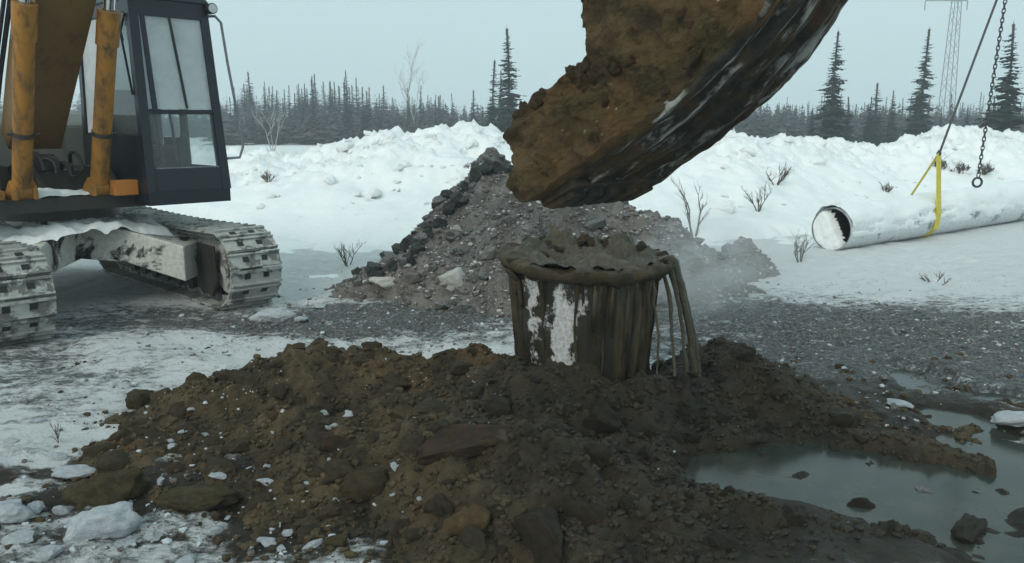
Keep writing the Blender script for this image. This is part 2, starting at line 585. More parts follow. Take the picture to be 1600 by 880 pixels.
M = dict(
    snow=m_snow(), ground=m_ground(),
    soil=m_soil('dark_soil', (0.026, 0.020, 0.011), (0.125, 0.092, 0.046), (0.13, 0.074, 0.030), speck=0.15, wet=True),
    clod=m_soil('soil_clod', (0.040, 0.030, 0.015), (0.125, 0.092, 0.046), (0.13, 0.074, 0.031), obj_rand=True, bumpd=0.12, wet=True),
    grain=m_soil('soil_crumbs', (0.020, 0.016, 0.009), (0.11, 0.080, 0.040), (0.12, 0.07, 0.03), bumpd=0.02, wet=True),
    gravel=m_soil('frozen_gravel', (0.11, 0.102, 0.094), (0.29, 0.27, 0.25), (0.24, 0.19, 0.15), speck=0.9, bumpd=0.07),
    gclod=m_soil('frozen_clod', (0.075, 0.078, 0.076), (0.22, 0.215, 0.205), (0.25, 0.205, 0.17), obj_rand=True, bumpd=0.05, snow=0.25),
    block=m_soil('dark_frozen_block', (0.030, 0.036, 0.036), (0.095, 0.105, 0.10), bumpd=0.08, snow=0.12),
    tan=m_soil('tan_stone', (0.10, 0.065, 0.028), (0.20, 0.135, 0.060), (0.24, 0.13, 0.045), bumpd=0.10),
    redclod=m_soil('rusty_clod', (0.035, 0.024, 0.014), (0.10, 0.062, 0.030), (0.15, 0.062, 0.028), bumpd=0.10),
    olive=m_soil('olive_clod', (0.045, 0.036, 0.016), (0.135, 0.105, 0.048), bumpd=0.10),
    pale=m_soil('pale_rock', (0.48, 0.47, 0.43), (0.68, 0.67, 0.63), bumpd=0.03),
    ice=m_soil('snow_chunk', (0.42, 0.46, 0.49), (0.70, 0.74, 0.77), bumpd=0.03),
    mudwall=m_mudwall(),
    wetmud=m_soil('wet_mud', (0.026, 0.020, 0.010), (0.100, 0.074, 0.035), (0.085, 0.050, 0.022), bumpd=0.07, rough=0.5),
    slurry=m_soil('grey_slurry', (0.045, 0.039, 0.025), (0.125, 0.108, 0.072), bumpd=0.04, rough=0.3),
    bsteel=m_bucket_steel(), water=m_water(), casing=m_casing(),
    yellow=m_paint('worn_yellow_paint', (0.33, 0.145, 0.018), (0.085, 0.048, 0.018), 1.0, rough=0.5, streak=(9, 9, 1.6)),
    orange=m_paint('orange_paint', (0.45, 0.16, 0.025), (0.09, 0.05, 0.025), 0.5),
    brown=m_paint('grimy_boom_paint', (0.15, 0.085, 0.025), (0.05, 0.035, 0.02), 0.6),
    cab=m_paint('dark_blue_cab_paint', (0.009, 0.014, 0.021), (0.020, 0.019, 0.018), 0.45, rough=0.35),
    black=m_plain('black_rubber', (0.012, 0.012, 0.013), 0.6),
    dark=m_paint('greasy_dark_steel', (0.030, 0.028, 0.024), (0.012, 0.010, 0.008), 0.5),
    chrome=m_plain('chrome_rod', (0.62, 0.64, 0.66), 0.15, 1.0, 0.1),
    frame=m_paint('snow_caked_frame', (0.012, 0.012, 0.012), (0.03, 0.028, 0.024), 0.5, snow=0.72, sscale=2.6, snowc=(0.58, 0.58, 0.53)),
    shoe=m_paint('snow_packed_track_steel', (0.15, 0.15, 0.142), (0.13, 0.118, 0.10), 0.5, snow=0.66, sscale=5.0, world=True, snowc=(0.43, 0.44, 0.41)),
    hood=m_paint('pale_engine_cover', (0.16, 0.17, 0.15), (0.06, 0.05, 0.04), 0.5),
    frost=m_glass('frosted_glass', 0.85), glass=m_glass('clear_glass', 0.05, (0.92, 0.95, 0.95)), lamp=m_plain('lamp_glass', (0.55, 0.58, 0.58), 0.1),
    steelpipe=m_paint('snow_crusted_pipe', (0.26, 0.29, 0.30), (0.17, 0.18, 0.18), 0.5, snow=0.80, sscale=1.7, snowc=(0.70, 0.73, 0.74), streak=(3, 3, 3)),
    pipein=m_plain('pipe_bore', (0.03, 0.034, 0.038), 0.7),
    strap=m_plain('yellow_webbing', (0.62, 0.52, 0.06), 0.7, 0, 0.25, 20),
    cable=m_plain('wire_rope', (0.06, 0.062, 0.065), 0.5, 0.6),
    galv=m_plain('galvanised_steel', (0.22, 0.24, 0.25), 0.6, 0.3),
    bark=m_plain('spruce_bark', (0.055, 0.045, 0.036), 0.9), twig=m_plain('bare_twig', (0.10, 0.085, 0.07), 0.9),
    brush=m_plain('leafless_brush', (0.085, 0.085, 0.088), 0.9, 0, 0.5, 0.6),
    birch=m_plain('birch_bark', (0.36, 0.36, 0.34), 0.8, 0, 0.6, 3),
    needle=m_needles('spruce_needles', (0.020, 0.036, 0.030), (0.048, 0.070, 0.058), 0.75),
    needle_far=m_needles('far_spruce_needles', (0.018, 0.032, 0.034), (0.042, 0.062, 0.060), 0.25),
)

# ------------------------------------------------------------------ heights of the ground, the soil mound, the gravel heap
CASE = at(914, 405, 5.95)
CASE_R = 0.56


def blob(x, y, cx, cy, rx, ry, rot=0.0):
    c, s = math.cos(rot), math.sin(rot)
    dx, dy = x - cx, y - cy
    u, v = (c * dx + s * dy) / rx, (-s * dx + c * dy) / ry
    return np.exp(-(u * u + v * v))


def gblob(x, y, px, py, rx, ry, rot=0.0):
    g = gnd(px, py)
    return blob(x, y, g.x, g.y, rx, ry, rot)


def puddle_mask(x, y):
    m = (1.4 * gblob(x, y, 1280, 725, 0.85, 0.48) + 1.25 * gblob(x, y, 1175, 715, 0.48, 0.34) + 1.25 * gblob(x, y, 1440, 590, 0.34, 0.50, -0.25) + 0.9 * gblob(x, y, 1590, 620, 0.35, 0.3)
         + 1.2 * gblob(x, y, 1490, 650, 0.30, 0.40, 0.3) + 1.3 * gblob(x, y, 1590, 760, 0.42, 0.6, 0.3)
         + 0.9 * gblob(x, y, 1380, 780, 0.5, 0.3) + 1.0 * gblob(x, y, 1560, 860, 0.5, 0.4) + 0.6 * gblob(x, y, 1540, 690, 0.3, 0.3))
    return m + 0.32 * fbm(x * 2.1, y * 2.1, 4.0, 5)


def h_ground(x, y):
    near = np.exp(-((x / 22) ** 2 + ((y - 9) / 16) ** 2))
    h = (0.05 * fbm(x * 0.9, y * 0.9, 0.0, 6, 0.55) + 0.022 * ridged(x * 3.2, y * 3.2, 2.0)) * near + 0.15 * fbm(x * 0.04, y * 0.04, 8.0, 3) * (1 - near)
    p = sstep(0.42, 0.78, puddle_mask(x, y)) * ((x > -0.2) & (x < 6) & (y > 2.5) & (y < 9))
    h = h - 0.085 * p + 0.10 * np.maximum(fbm(x * 2.6, y * 2.6, 12.0, 5, 0.6) - 0.22, 0) * p
    # churned, lumpy strip across the middle and by the puddles
    h = h + 0.05 * np.clip(fbm(x * 5, y * 5, 6.0, 4), -0.6, 1) * (gblob(x, y, 1400, 520, 4.0, 1.2) + gblob(x, y, 600, 520, 2.0, 1.3) + gblob(x, y, 200, 800, 1.3, 0.8)
                                                              + gblob(x, y, 1350, 660, 1.5, 0.8))
    h = h + 0.020 * ridged(x * 6.5, y * 6.5, 4.0, 4) * near * (0.4 + gblob(x, y, 200, 640, 3.0, 1.6) + gblob(x, y, 150, 840, 1.5, 0.7)) + 0.03 * fbm(x * 2.5, y * 2.5, 3.0, 5, 0.6) * gblob(x, y, 150, 760, 1.6, 1.0)
    h = h + (0.055 * fbm(x * 2.2, y * 2.2, 18.0, 5, 0.6) + 0.03 * ridged(x * 3.5, y * 3.5, 19.0, 4)) * (gblob(x, y, 1420, 415, 4.5, 2.2) + gblob(x, y, 560, 390, 2.2, 2.4))
    # snow shoved up beside the tracks
    h = h + 0.14 * gblob(x, y, 430, 500, 0.45, 0.18, 0.3) + 0.05 * gblob(x, y, 240, 560, 1.3, 0.3, -0.5)
    return h


def h_bank(x, y):
    """ridge of pushed-up snow that closes the site"""
    cr = 20.5 + 0.10 * np.abs(x - 1) + 0.8 * np.sin(x * 0.35 + 0.6) + 3.6 * sstep(4.0, 11.0, x)
    px = np.clip(x / np.maximum(cr, 1) * FPX + 800, -900, 2600)
    yc = np.interp(px, [-900, 150, 330, 420, 480, 550, 620, 690, 760, 830, 950, 1120, 1180, 1250, 1330, 1400, 1470, 1510, 1550, 1600, 1700, 2600],
                   [205, 232, 236, 246, 240, 226, 211, 203, 208, 218, 222, 219, 224, 229, 222, 221, 213, 203, 210, 214, 210, 205])
    z = CAM_H - (yc - 195) * cr / FPX
    t = y - cr
    prof = np.where(t < 0, np.exp(-(t / (3.9 - 0.9 * sstep(4.0, 9.0, x))) ** 2), np.exp(-(t / 2.6) ** 2))
    n = 0.30 * fbm(x * 0.5, y * 0.5, 1.0, 6, 0.55) + 0.13 * ridged(x * 1.2, y * 1.2, 2.0, 4) - 0.07
    n = n + 0.45 * np.maximum(ridged(x * 2.3, y * 2.3, 6.0) - 0.42, 0) * sstep(0.3, 0.9, prof)
    return z * prof * (1 + 0.04 * n) + n * prof ** 0.6 * 0.9 - 0.16 * (1 - sstep(0.0, 0.10, prof + 0.10 * fbm(x * 0.9, y * 0.9, 21.0, 4, 0.6)))


def h_mound(x, y):
    b = lambda px, py, d, z, rx, ry, rot=0.0: (lambda p: z * blob(x, y, p.x, p.y, rx, ry, rot))(at(px, py, d))
    h = (b(430, 560, 6.1, 0.43, 0.58, 0.52) + b(610, 560, 6.1, 0.34, 0.65, 0.60) + b(760, 560, 6.0, 0.34, 0.45, 0.55)
         + b(300, 640, 5.6, 0.20, 0.5, 0.5) + b(600, 700, 5.0, 0.30, 0.9, 0.6) + b(780, 760, 4.6, 0.28, 0.7, 0.5)
         + b(900, 800, 4.35, 0.22, 0.62, 0.45) + b(1130, 540, 6.3, 0.50, 0.42, 0.40) + b(1200, 570, 6.0, 0.18, 0.6, 0.4)
         + b(830, 590, 5.35, 0.34, 0.34, 0.30) + b(1300, 610, 5.7, 0.10, 0.6, 0.25, -0.45) + b(230, 740, 4.9, 0.10, 0.45, 0.35) + b(350, 790, 4.5, 0.07, 0.5, 0.25)
         + b(820, 860, 4.0, 0.16, 1.0, 0.5) + b(1430, 690, 5.2, 0.062, 0.60, 0.13, -0.55) + b(1120, 830, 4.3, 0.10, 0.4, 0.2, -0.2) + b(1330, 860, 4.05, 0.07, 0.6, 0.09, -0.2))
    # soil banked up round the casing, washed into a slope on the open side
    h = h + 0.44 * blob(x, y, CASE.x - 0.02, CASE.y - 0.42, 0.62, 0.52) + 0.30 * blob(x, y, CASE.x + 0.62, CASE.y - 0.12, 0.40, 0.48) + 0.10 * blob(x, y, CASE.x + 0.28, CASE.y - 1.0, 0.34, 0.34)
    g1, g2 = gnd(1185, 725), gnd(1320, 760)
    h = h - 0.30 * blob(x, y, g1.x, g1.y, 0.42, 0.24) - 0.20 * blob(x, y, g2.x, g2.y, 0.6, 0.25)
    h = np.where(h > 0, 0.64 * np.tanh(h / 0.64), h)
    edge = 0.06
    n = 0.11 * fbm(x * 1.8, y * 1.8, 5.0, 6, 0.62) + 0.12 * ridged(x * 3.1, y * 3.1, 3.0, 5) - 0.06
    k = sstep(0.02, 0.25, h)
    n2 = 0.055 * fbm(x * 3.1, y * 3.1, 9.0, 4, 0.6)
    return h - edge - 0.16 * (1 - sstep(0.0, 0.055, h + n2)) + n * (0.3 + 0.7 * k) + n2 * (1 - k)


_cones = [(at(772, 256, 10.9), 1.10), (at(720, 300, 10.8), 1.15), (at(965, 308, 10.6), 1.0), (at(905, 300, 10.7), 1.0), (at(850, 285, 10.8), 0.95), (at(650, 366, 10.5), 1.1),
          (at(585, 410, 10.3), 1.0), (at(1035, 352, 10.7), 1.0), (at(1095, 402, 10.6), 0.9), (at(850, 360, 9.8), 0.9), (at(730, 380, 9.9), 0.95), (at(1160, 385, 11.6), 1.2)]


def h_heap(x, y):
    h = np.full(np.shape(x), -9.0)
    for p, s in _cones:
        c = p.z - s * (np.sqrt((x - p.x) ** 2 + (y - p.y) ** 2 + 0.03) - 0.17)
        h = np.maximum(h, c) + 0.08 * np.exp(-np.abs(h - c) / 0.12)
    return h + 0.22 * fbm(x * 1.6, y * 1.6, 9.0, 6, 0.62) + 0.07 * ridged(x * 4.2, y * 4.2, 1.0) - 0.05


class Lookup:
    """a height function read off a fine table"""
    def __init__(s, fn, x0, x1, y0, y1, st):
        s.x0, s.y0, s.st = x0, y0, st
        X, Y = np.meshgrid(np.arange(x0, x1, st), np.arange(y0, y1, st), indexing='ij')
        s.t = fn(X, Y)

    def __call__(s, x, y):
        u, v = (np.asarray(x, float) - s.x0) / s.st, (np.asarray(y, float) - s.y0) / s.st
        i = np.clip(np.floor(u).astype(int), 0, s.t.shape[0] - 2)
        j = np.clip(np.floor(v).astype(int), 0, s.t.shape[1] - 2)
        a, b = np.clip(u - i, 0, 1), np.clip(v - j, 0, 1)
        t = s.t
        return (t[i, j] * (1 - a) + t[i + 1, j] * a) * (1 - b) + (t[i, j + 1] * (1 - a) + t[i + 1, j + 1] * a) * b


L_ground = Lookup(h_ground, -8, 15, 2.4, 13.5, 0.04)
L_mound = Lookup(h_mound, -4, 5, 2.4, 8.5, 0.03)
L_heap = Lookup(h_heap, -4, 5, 8, 13.5, 0.035)
L_bank = Lookup(h_bank, -12, 20, 11, 34, 0.08)


def H(x, y):
    x, y = np.asarray(x, float), np.asarray(y, float)
    h = L_ground(x, y)
    h = np.where((y < 8.4) & (np.abs(x) < 4), np.maximum(h, L_mound(x, y)), h)
    h = np.where((y > 8.1) & (y < 13.4) & (np.abs(x) < 4), np.maximum(h, L_heap(x, y)), h)
    return np.where(y > 11.1, np.maximum(h, L_bank(x, y)), h)


def hit(px, py, y0=3.0, y1=40.0):
    r = ray(px, py)
    k = np.linspace(y0 / r.y, y1 / r.y, 4000)
    x, y, z = r.x * k, r.y * k, CAM_H + r.z * k
    w = np.nonzero(z < H(x, y))[0]
    i = w[0] if len(w) else -1
    return Vector((x[i], y[i], z[i]))


# ------------------------------------------------------------------ the ground sheet
def axis(core0, core1, step, far, g=1.22):
    a = list(np.arange(core0, core1 + step / 2, step))
    s, lo, hi = step, [], []
    p = a[0]
    while p > -far:
        s *= g
        p -= s
        lo.append(p)
    s, p = step, a[-1]
    while p < far:
        s *= g
        p += s
        hi.append(p)
    return np.array(lo[::-1] + a + hi)


gx = axis(-6.5, 8.0, 0.042, 2200, 1.12)
gy = axis(2.6, 16.5, 0.042, 2200, 1.12)
X, Y = np.meshgrid(gx, gy, indexing='ij')
Z = h_ground(X, Y)
dirt = (0.16 * blob(X, Y, 0, 6, 9, 4.5) + 0.55 * gblob(X, Y, 1380, 500, 3.4, 0.9) + 0.6 * gblob(X, Y, 1300, 560, 2.0, 0.9) + 0.65 * gblob(X, Y, 600, 500, 1.6, 1.0)
        + 0.42 * gblob(X, Y, 250, 500, 1.8, 0.8) + 0.40 * gblob(X, Y, 1080, 470, 1.4, 1.2) + 0.35 * gblob(X, Y, 40, 560, 0.8, 0.8) - 0.10 * gblob(X, Y, 1450, 410, 3, 2.2)
        + 0.3 * gblob(X, Y, 150, 840, 1.2, 0.5) + 0.75 * gblob(X, Y, 1580, 560, 1.6, 0.9) + 0.5 * gblob(X, Y, 1450, 600, 0.8, 0.5) - 0.15 * gblob(X, Y, 500, 380, 2.0, 2.5) - 0.25 * gblob(X, Y, 330, 540, 1.0, 0.35)
        + 0.20 * gblob(X, Y, 120, 620, 1.6, 0.7))
mud = (0.9 * gblob(X, Y, 1300, 760, 1.6, 1.0) + 0.6 * gblob(X, Y, 1550, 760, 0.9, 0.9) + 0.75 * gblob(X, Y, 900, 800, 1.8, 0.8) + 0.70 * gblob(X, Y, 1440, 640, 1.0, 0.6)
       + 0.50 * gblob(X, Y, 230, 790, 0.9, 0.45) + 0.50 * gblob(X, Y, 50, 745, 0.5, 0.16) + 0.40 * gblob(X, Y, 90, 790, 0.3, 0.15) + 0.42 * gblob(X, Y, 120, 850, 0.5, 0.1) + 0.3 * gblob(X, Y, 400, 850, 0.4, 0.2) + 0.5 * gblob(X, Y, 1250, 610, 0.9, 0.5) - 0.35 * gblob(X, Y, 520, 860, 0.5, 0.2)
       - 0.3 * gblob(X, Y, 90, 850, 0.6, 0.3) + 0.9 * gblob(X, Y, 960, 630, 0.7, 0.6) + 0.6 * gblob(X, Y, 1150, 600, 0.6, 0.5))
M0 = h_mound(X, Y) - Z
mud = mud + np.where((Y < 8.2) & (np.abs(X) < 4.5), 0.40 * sstep(-0.17, 0.0, M0), 0)
dirt = dirt + 0.22 * fbm(X * 0.55, Y * 0.55, 14.0, 3) * blob(X, Y, 1, 8, 9, 5)
ground = add_mesh('ground', np.stack([X, Y, Z], -1).reshape(-1, 3), grid_faces(len(gx), len(gy))[:, ::-1], M['ground'], None, True,
                  {'dirt': np.clip(dirt, -0.3, 1.2), 'mud': np.clip(mud, 0, 1.2)})
# dense rows run along the first axis, so the winding above already faces up or is fixed here
if ground.data.polygons[0].normal.z < 0:
    ground.data.flip_normals()
tag(ground, kind='structure')


def field(name, fn, x0, x1, y0, y1, step, mat, floor=-0.10, attrs=None, margin=0.0):
    """a height field as its own sheet, kept only where it stands out of the ground"""
    xs, ys = np.arange(x0, x1, step), np.arange(y0, y1, step)
    X, Y = np.meshgrid(xs, ys, indexing='ij')
    Zf, Zg = fn(X, Y), h_ground(X, Y)
    keep = (Zf > Zg - 0.05).ravel()
    Zf = np.maximum(Zf, Zg - 0.12)
    F = grid_faces(len(xs), len(ys))
    F = F[keep[F].any(axis=1)]
    used = np.unique(F)
    remap = np.full(len(keep), -1)
    remap[used] = np.arange(len(used))
    V = np.stack([X, Y, Zf], -1).reshape(-1, 3)[used]
    o = add_mesh(name, V, remap[F], mat, None, True)
    if o.data.polygons[0].normal.z < 0:
        o.data.flip_normals()
    return o


bank = field('snow_bank', h_bank, -20, 30, 11.0, 33, 0.085, M['snow'])
tag(bank, kind='structure')

mound = field('soil_mound', h_mound, -3.4, 4.2, 3.0, 8.0, 0.026, M['soil'])
tag(mound, 'heap of dark brown dug-up soil and clods around the overflowing casing', 'mound')
heap = field('gravel_heap', h_heap, -3.6, 4.6, 8.2, 13.0, 0.035, M['gravel'])
tag(heap, 'heap of frozen grey-brown gravel between the snow bank and the casing', 'gravel heap')

# puddles: one still sheet each, the ground rising through it forms the shores
def puddle(name, px0, px1, py0, py1, label):
    cs = [gnd(px0, py0), gnd(px1, py0), gnd(px1, py1), gnd(px0, py1)]
    xs = [c.x for c in cs]
    ys = [c.y for c in cs]
    n = 24
    vs = []
    for i in range(n + 1):
        for j in range(n + 1):
            x = min(xs) + (max(xs) - min(xs)) * i / n
            y = min(ys) + (max(ys) - min(ys)) * j / n
            vs.append((x, y, -0.040))
    o = add_mesh(name, vs, grid_faces(n + 1, n + 1), M['water'], None, True)
    if o.data.polygons[0].normal.z < 0:
        o.data.flip_normals()
    return tag(o, kind='structure')


p_ = [gnd(1060, 560), gnd(1750, 880)]
puddle('puddle_water', 1030, 1760, 545, 885, None)

# ------------------------------------------------------------------ clods, stones, chunks
def lump_mesh(name, seed, mat, sub=2, rough=0.35, cuts=5, squash=0.75, mats=None):
    bm = bmesh.new()
    bmesh.ops.create_icosphere(bm, subdivisions=sub, radius=1.0)
    rs = np.random.RandomState(seed)
    P = np.array([v.co[:] for v in bm.verts])
    for _ in range(cuts):                               # broken faces
        d = rs.normal(size=3)
        d /= np.linalg.norm(d)
        lim = rs.uniform(0.45, 0.85)
        k = P @ d
        P = P - np.outer(np.maximum(k - lim, 0), d) * 0.9
    n = fbm(P[:, 0] * 1.3 + seed, P[:, 1] * 1.3, P[:, 2] * 1.3, 4, 0.6)
    if sub >= 3:
        n = n + 0.28 * ridged(P[:, 0] * 2.6 + seed, P[:, 1] * 2.6, P[:, 2] * 2.6, 4) + 0.18 * fbm(P[:, 0] * 6 + seed, P[:, 1] * 6, P[:, 2] * 6, 3, 0.6) - 0.2
    P = P * (1 + rough * n)[:, None]
    P *= np.array([rs.uniform(0.85, 1.2), rs.uniform(0.7, 1.0), squash * rs.uniform(0.8, 1.1)])
    for v, p in zip(bm.verts, P):
        v.co = p
    me = bpy.data.meshes.new(name)
    bm.to_mesh(me)
    bm.free()
    me.materials.append(mat)
    me.polygons.foreach_set('use_smooth', np.full(len(me.polygons), sub >= 3))
    return me


random.seed(11)
clod_me = [lump_mesh('clod', 20 + i, M['clod'], 3 if i % 2 else 2, 0.38, 5 if i % 2 else 9, 0.68) for i in range(10)]
gclod_me = [lump_mesh('stone', 60 + i, M['gclod'], 2, 0.35, 6, 0.8) for i in range(8)]
ice_me = [lump_mesh('snow_chunk', 90 + i, M['ice'], 2, 0.35, 4, 0.6) for i in range(6)]
pale_me = [lump_mesh('pale_stone', 120 + i, M['pale'], 2, 0.25, 5, 0.75) for i in range(4)]


def scatter_pieces(name, meshes, parent, spots):
    """spots: (x, y, r, sink, sx, sz)"""
    for i, (x, y, r, z, s) in enumerate(spots):
        o = bpy.data.objects.new(name, meshes[i % len(meshes)])
        o.location = (x, y, z)
        o.rotation_euler = (random.uniform(-0.35, 0.35), random.uniform(-0.35, 0.35), random.uniform(0, 6.28))
        o.scale = (r * s[0], r * s[1], r * s[2])
        link(o, parent)


def sample(fn_w, x0, x1, y0, y1, n, rfun, hfun, sink=0.35, spacing=0.8, tries=40000, seed=1):
    rs = random.Random(seed)
    out = []
    rad = sorted([rfun(rs) for _ in range(n)], reverse=True)
    for r in rad:
        for _ in range(60):
            x, y = rs.uniform(x0, x1), rs.uniform(y0, y1)
            if rs.random() > fn_w(x, y):
                continue
            if any((x - a) ** 2 + (y - b) ** 2 < (spacing * (r + c)) ** 2 for a, b, c, *_ in out):
                continue
            z = float(hfun(x, y)) + r * (0.45 - sink)
            out.append((x, y, r, z, (rs.uniform(0.85, 1.2), rs.uniform(0.85, 1.15), rs.uniform(0.75, 1.1))))
            break
    return out


def w_mound(x, y):
    if (x - CASE.x) ** 2 + (y - CASE.y) ** 2 < 0.66 ** 2:
        return 0
    m, g = float(L_mound(x, y)), float(L_ground(x, y))
    return 0.0 if m < g + 0.01 else 1.0 if y < 6.3 else 0.4


sp = sample(w_mound, -2.9, 2.6, 3.6, 6.9, 290, lambda r: 0.030 + 0.095 * r.random() ** 2.3 + (0.05 if r.random() < 0.08 else 0), H, 0.58, 0.74, seed=5)
scatter_pieces('clod', clod_me, mound, sp)


def w_heap(x, y):
    m, g = float(L_heap(x, y)), float(L_ground(x, y))
    return 1.0 if m > g + 0.02 else 0.0


sp = sample(lambda x, y: w_heap(x, y) * (1.0 if x < -0.6 else 0.35), -2.9, 3.6, 8.6, 11.8, 170,
            lambda r: 0.045 + 0.09 * r.random() ** 2.4, H, 0.25, 0.75, seed=9)
scatter_pieces('stone', gclod_me, heap, sp)
# the jagged dark blocks that crown the left flank of the heap
blk = []
for (px, py, r) in [(560, 422, .11), (580, 414, .12), (603, 398, .13), (625, 385, .12), (640, 376, .14), (655, 384, .11), (668, 362, .12), (690, 346, .12), (705, 320, .13),
                    (718, 308, .14), (728, 290, .12), (745, 268, .13), (762, 258, .14), (782, 258, .12), (800, 262, .1), (615, 410, .1), (590, 425, .1), (700, 300, .1), (640, 400, .1)]:
    p = hit(px, py + 8, 9.0, 13)
    blk.append((p.x, p.y, r, p.z + 0.02, (1.1, 1, 1.0)))
scatter_pieces('frozen_block', [lump_mesh('frozen_block', 150 + i, M['block'], 2, 0.35, 6, 0.9) for i in range(6)], heap, blk)

bsp = []
rs = random.Random(77)
for i in range(130):
    px = rs.choice([rs.uniform(360, 810), rs.uniform(1120, 1600)])
    py = rs.uniform(206, 330) if rs.random() < 0.65 else rs.uniform(204, 232)
    p = hit(px, py, 12.0, 27.0)
    if p.y > 26.5 or p.y < 13:
        continue
    r = 0.05 + 0.17 * rs.random() ** 2.5
    bsp.append((p.x, p.y, r, p.z + 0.1 * r, (1.3, 1.0, 0.9)))
scatter_pieces('snow_block', [lump_mesh('snow_block', 260 + i, M['snow'], 2, 0.3, 8, 0.8) for i in range(5)], bank, bsp)

# pieces of snow caught among the clods on the outer side of the mound
ssp = []
rs = random.Random(41)
for i in range(60):
    p = hit(rs.uniform(120, 660), rs.uniform(640, 872))
    r = 0.012 + 0.040 * rs.random() ** 2.2
    ssp.append((p.x, p.y, r, p.z + 0.1 * r, (1.3, 1.0, 0.8)))
scatter_pieces('snow_piece', ice_me, mound, ssp)

# loose crumbs too many to count
def crumbs(name, spots, mat, seed, parent=None, squash=0.75):
    bm = bmesh.new()
    bmesh.ops.create_icosphere(bm, subdivisions=1, radius=1.0)
    base = np.array([v.co[:] for v in bm.verts])
    bfac = np.array([[v.index for v in f.verts] for f in bm.faces])
    bm.free()
    rs = np.random.RandomState(seed)
    V, F = [], []
    for i, (x, y, r, z) in enumerate(spots):
        q = base * rs.uniform(0.65, 1.25, (len(base), 1)) * np.array([rs.uniform(.8, 1.3), rs.uniform(.8, 1.2), squash])
        a = rs.uniform(0, 6.28)
        c, s = math.cos(a), math.sin(a)
        q = np.stack([q[:, 0] * c - q[:, 1] * s, q[:, 0] * s + q[:, 1] * c, q[:, 2]], -1) * r
        V.append(q + np.array([x, y, z]))
        F.append(bfac + i * len(base))
    o = add_mesh(name, np.concatenate(V), np.concatenate(F), mat, parent, False)
    o['kind'] = 'stuff'
    return o


def crumb_spots(mask, x0, x1, y0, y1, n, r0, r1, seed, hfun=H, p=3.0, lift=0.2):
    rs = np.random.RandomState(seed)
    x, y = rs.uniform(x0, x1, n * 4), rs.uniform(y0, y1, n * 4)
    k = rs.uniform(0, 1, n * 4) < mask(x, y)
    x, y = x[k][:n], y[k][:n]
    r = r0 + (r1 - r0) * rs.uniform(0, 1, len(x)) ** p
    z = hfun(x, y) + r * lift
    return list(zip(x, y, r, z))


out_case = lambda x, y: ((x - CASE.x) ** 2 + (y - CASE.y) ** 2 > 0.56 ** 2)
mm = lambda x, y: np.where((L_mound(x, y) > L_ground(x, y)) & out_case(x, y), 1.0, 0.0)
crumbs('soil_crumbs', crumb_spots(mm, -3, 3.6, 3.5, 7.2, 11000, 0.004, 0.026, 3), M['grain'], 3, mound)
halo = lambda x, y: np.clip(0.75 * sstep(-0.20, -0.02, L_mound(x, y) - L_ground(x, y)) * (y < 7.5) * np.where(x < -1.4, 0.30, 1) + 0.3 * gblob(x, y, 1250, 850, 0.8, 0.15) + 0.18 * gblob(x, y, 250, 800, 1.0, 0.4), 0, 1) * np.where(L_ground(x, y) < -0.045, 0.12, 1) * out_case(x, y)
crumbs('strewn_soil', crumb_spots(halo, -4, 4.2, 3.4, 7.6, 9000, 0.004, 0.034, 13, p=4.5), M['grain'], 13, mound)
crumbs('snow_crumbs', crumb_spots(lambda x, y: mm(x, y) * np.clip(0.9 - 0.55 * (x + 2.0), 0.04, 1), -3, 3, 3.5, 7.2, 420, 0.004, 0.020, 4), M['ice'], 4, mound)
hm = lambda x, y: np.where(L_heap(x, y) > L_ground(x, y), 1.0, 0.0)
crumbs('gravel_grains', crumb_spots(hm, -3.2, 4.2, 8.5, 12, 9000, 0.010, 0.042, 5), M['gclod'], 5, heap)
crumbs('pale_grains', crumb_spots(hm, -3.2, 4.2, 8.5, 12, 700, 0.012, 0.04, 6), M['pale'], 6, heap)
gm = lambda x, y: np.clip(0.8 * gblob(x, y, 1420, 530, 3.2, 1.0) + 0.9 * gblob(x, y, 600, 510, 1.6, 1.2) + 0.6 * gblob(x, y, 1350, 640, 1.6, 0.8)
                          + 0.7 * gblob(x, y, 150, 800, 1.4, 0.7) + 0.4 * gblob(x, y, 1100, 470, 2, 1.0) + 0.08 * gblob(x, y, 250, 580, 1.4, 0.8), 0, 1)
dry = lambda x, y: np.where((L_mound(x, y) > L_ground(x, y) - 0.01) & (y < 8), 0.0, 1.0) * np.where(L_ground(x, y) < -0.03, 0.05, 1.0)
debris = crumbs('ground_debris', crumb_spots(lambda x, y: gm(x, y) * dry(x, y), -5, 7, 3.4, 12.5, 5200, 0.005, 0.030, 7, p=4.0), M['gclod'], 7)
debris['label'] = 'loose grey stones and frozen crumbs strewn over the trampled ground'
debris['category'] = 'rubble'
snowbits = crumbs('snow_debris', crumb_spots(lambda x, y: dry(x, y) * np.clip(0.22 * gm(x, y) + 0.9 * gblob(x, y, 120, 820, 1.2, 0.6) + 0.5 * gblob(x, y, 520, 860, 0.5, 0.3) + 0.04, 0, 1),
                                            -5, 7, 3.4, 12.5, 2200, 0.004, 0.030, 8, p=3.5), M['ice'], 8)
snowbits['label'] = 'white crumbs of snow strewn over the trampled ground'
snowbits['category'] = 'snow'

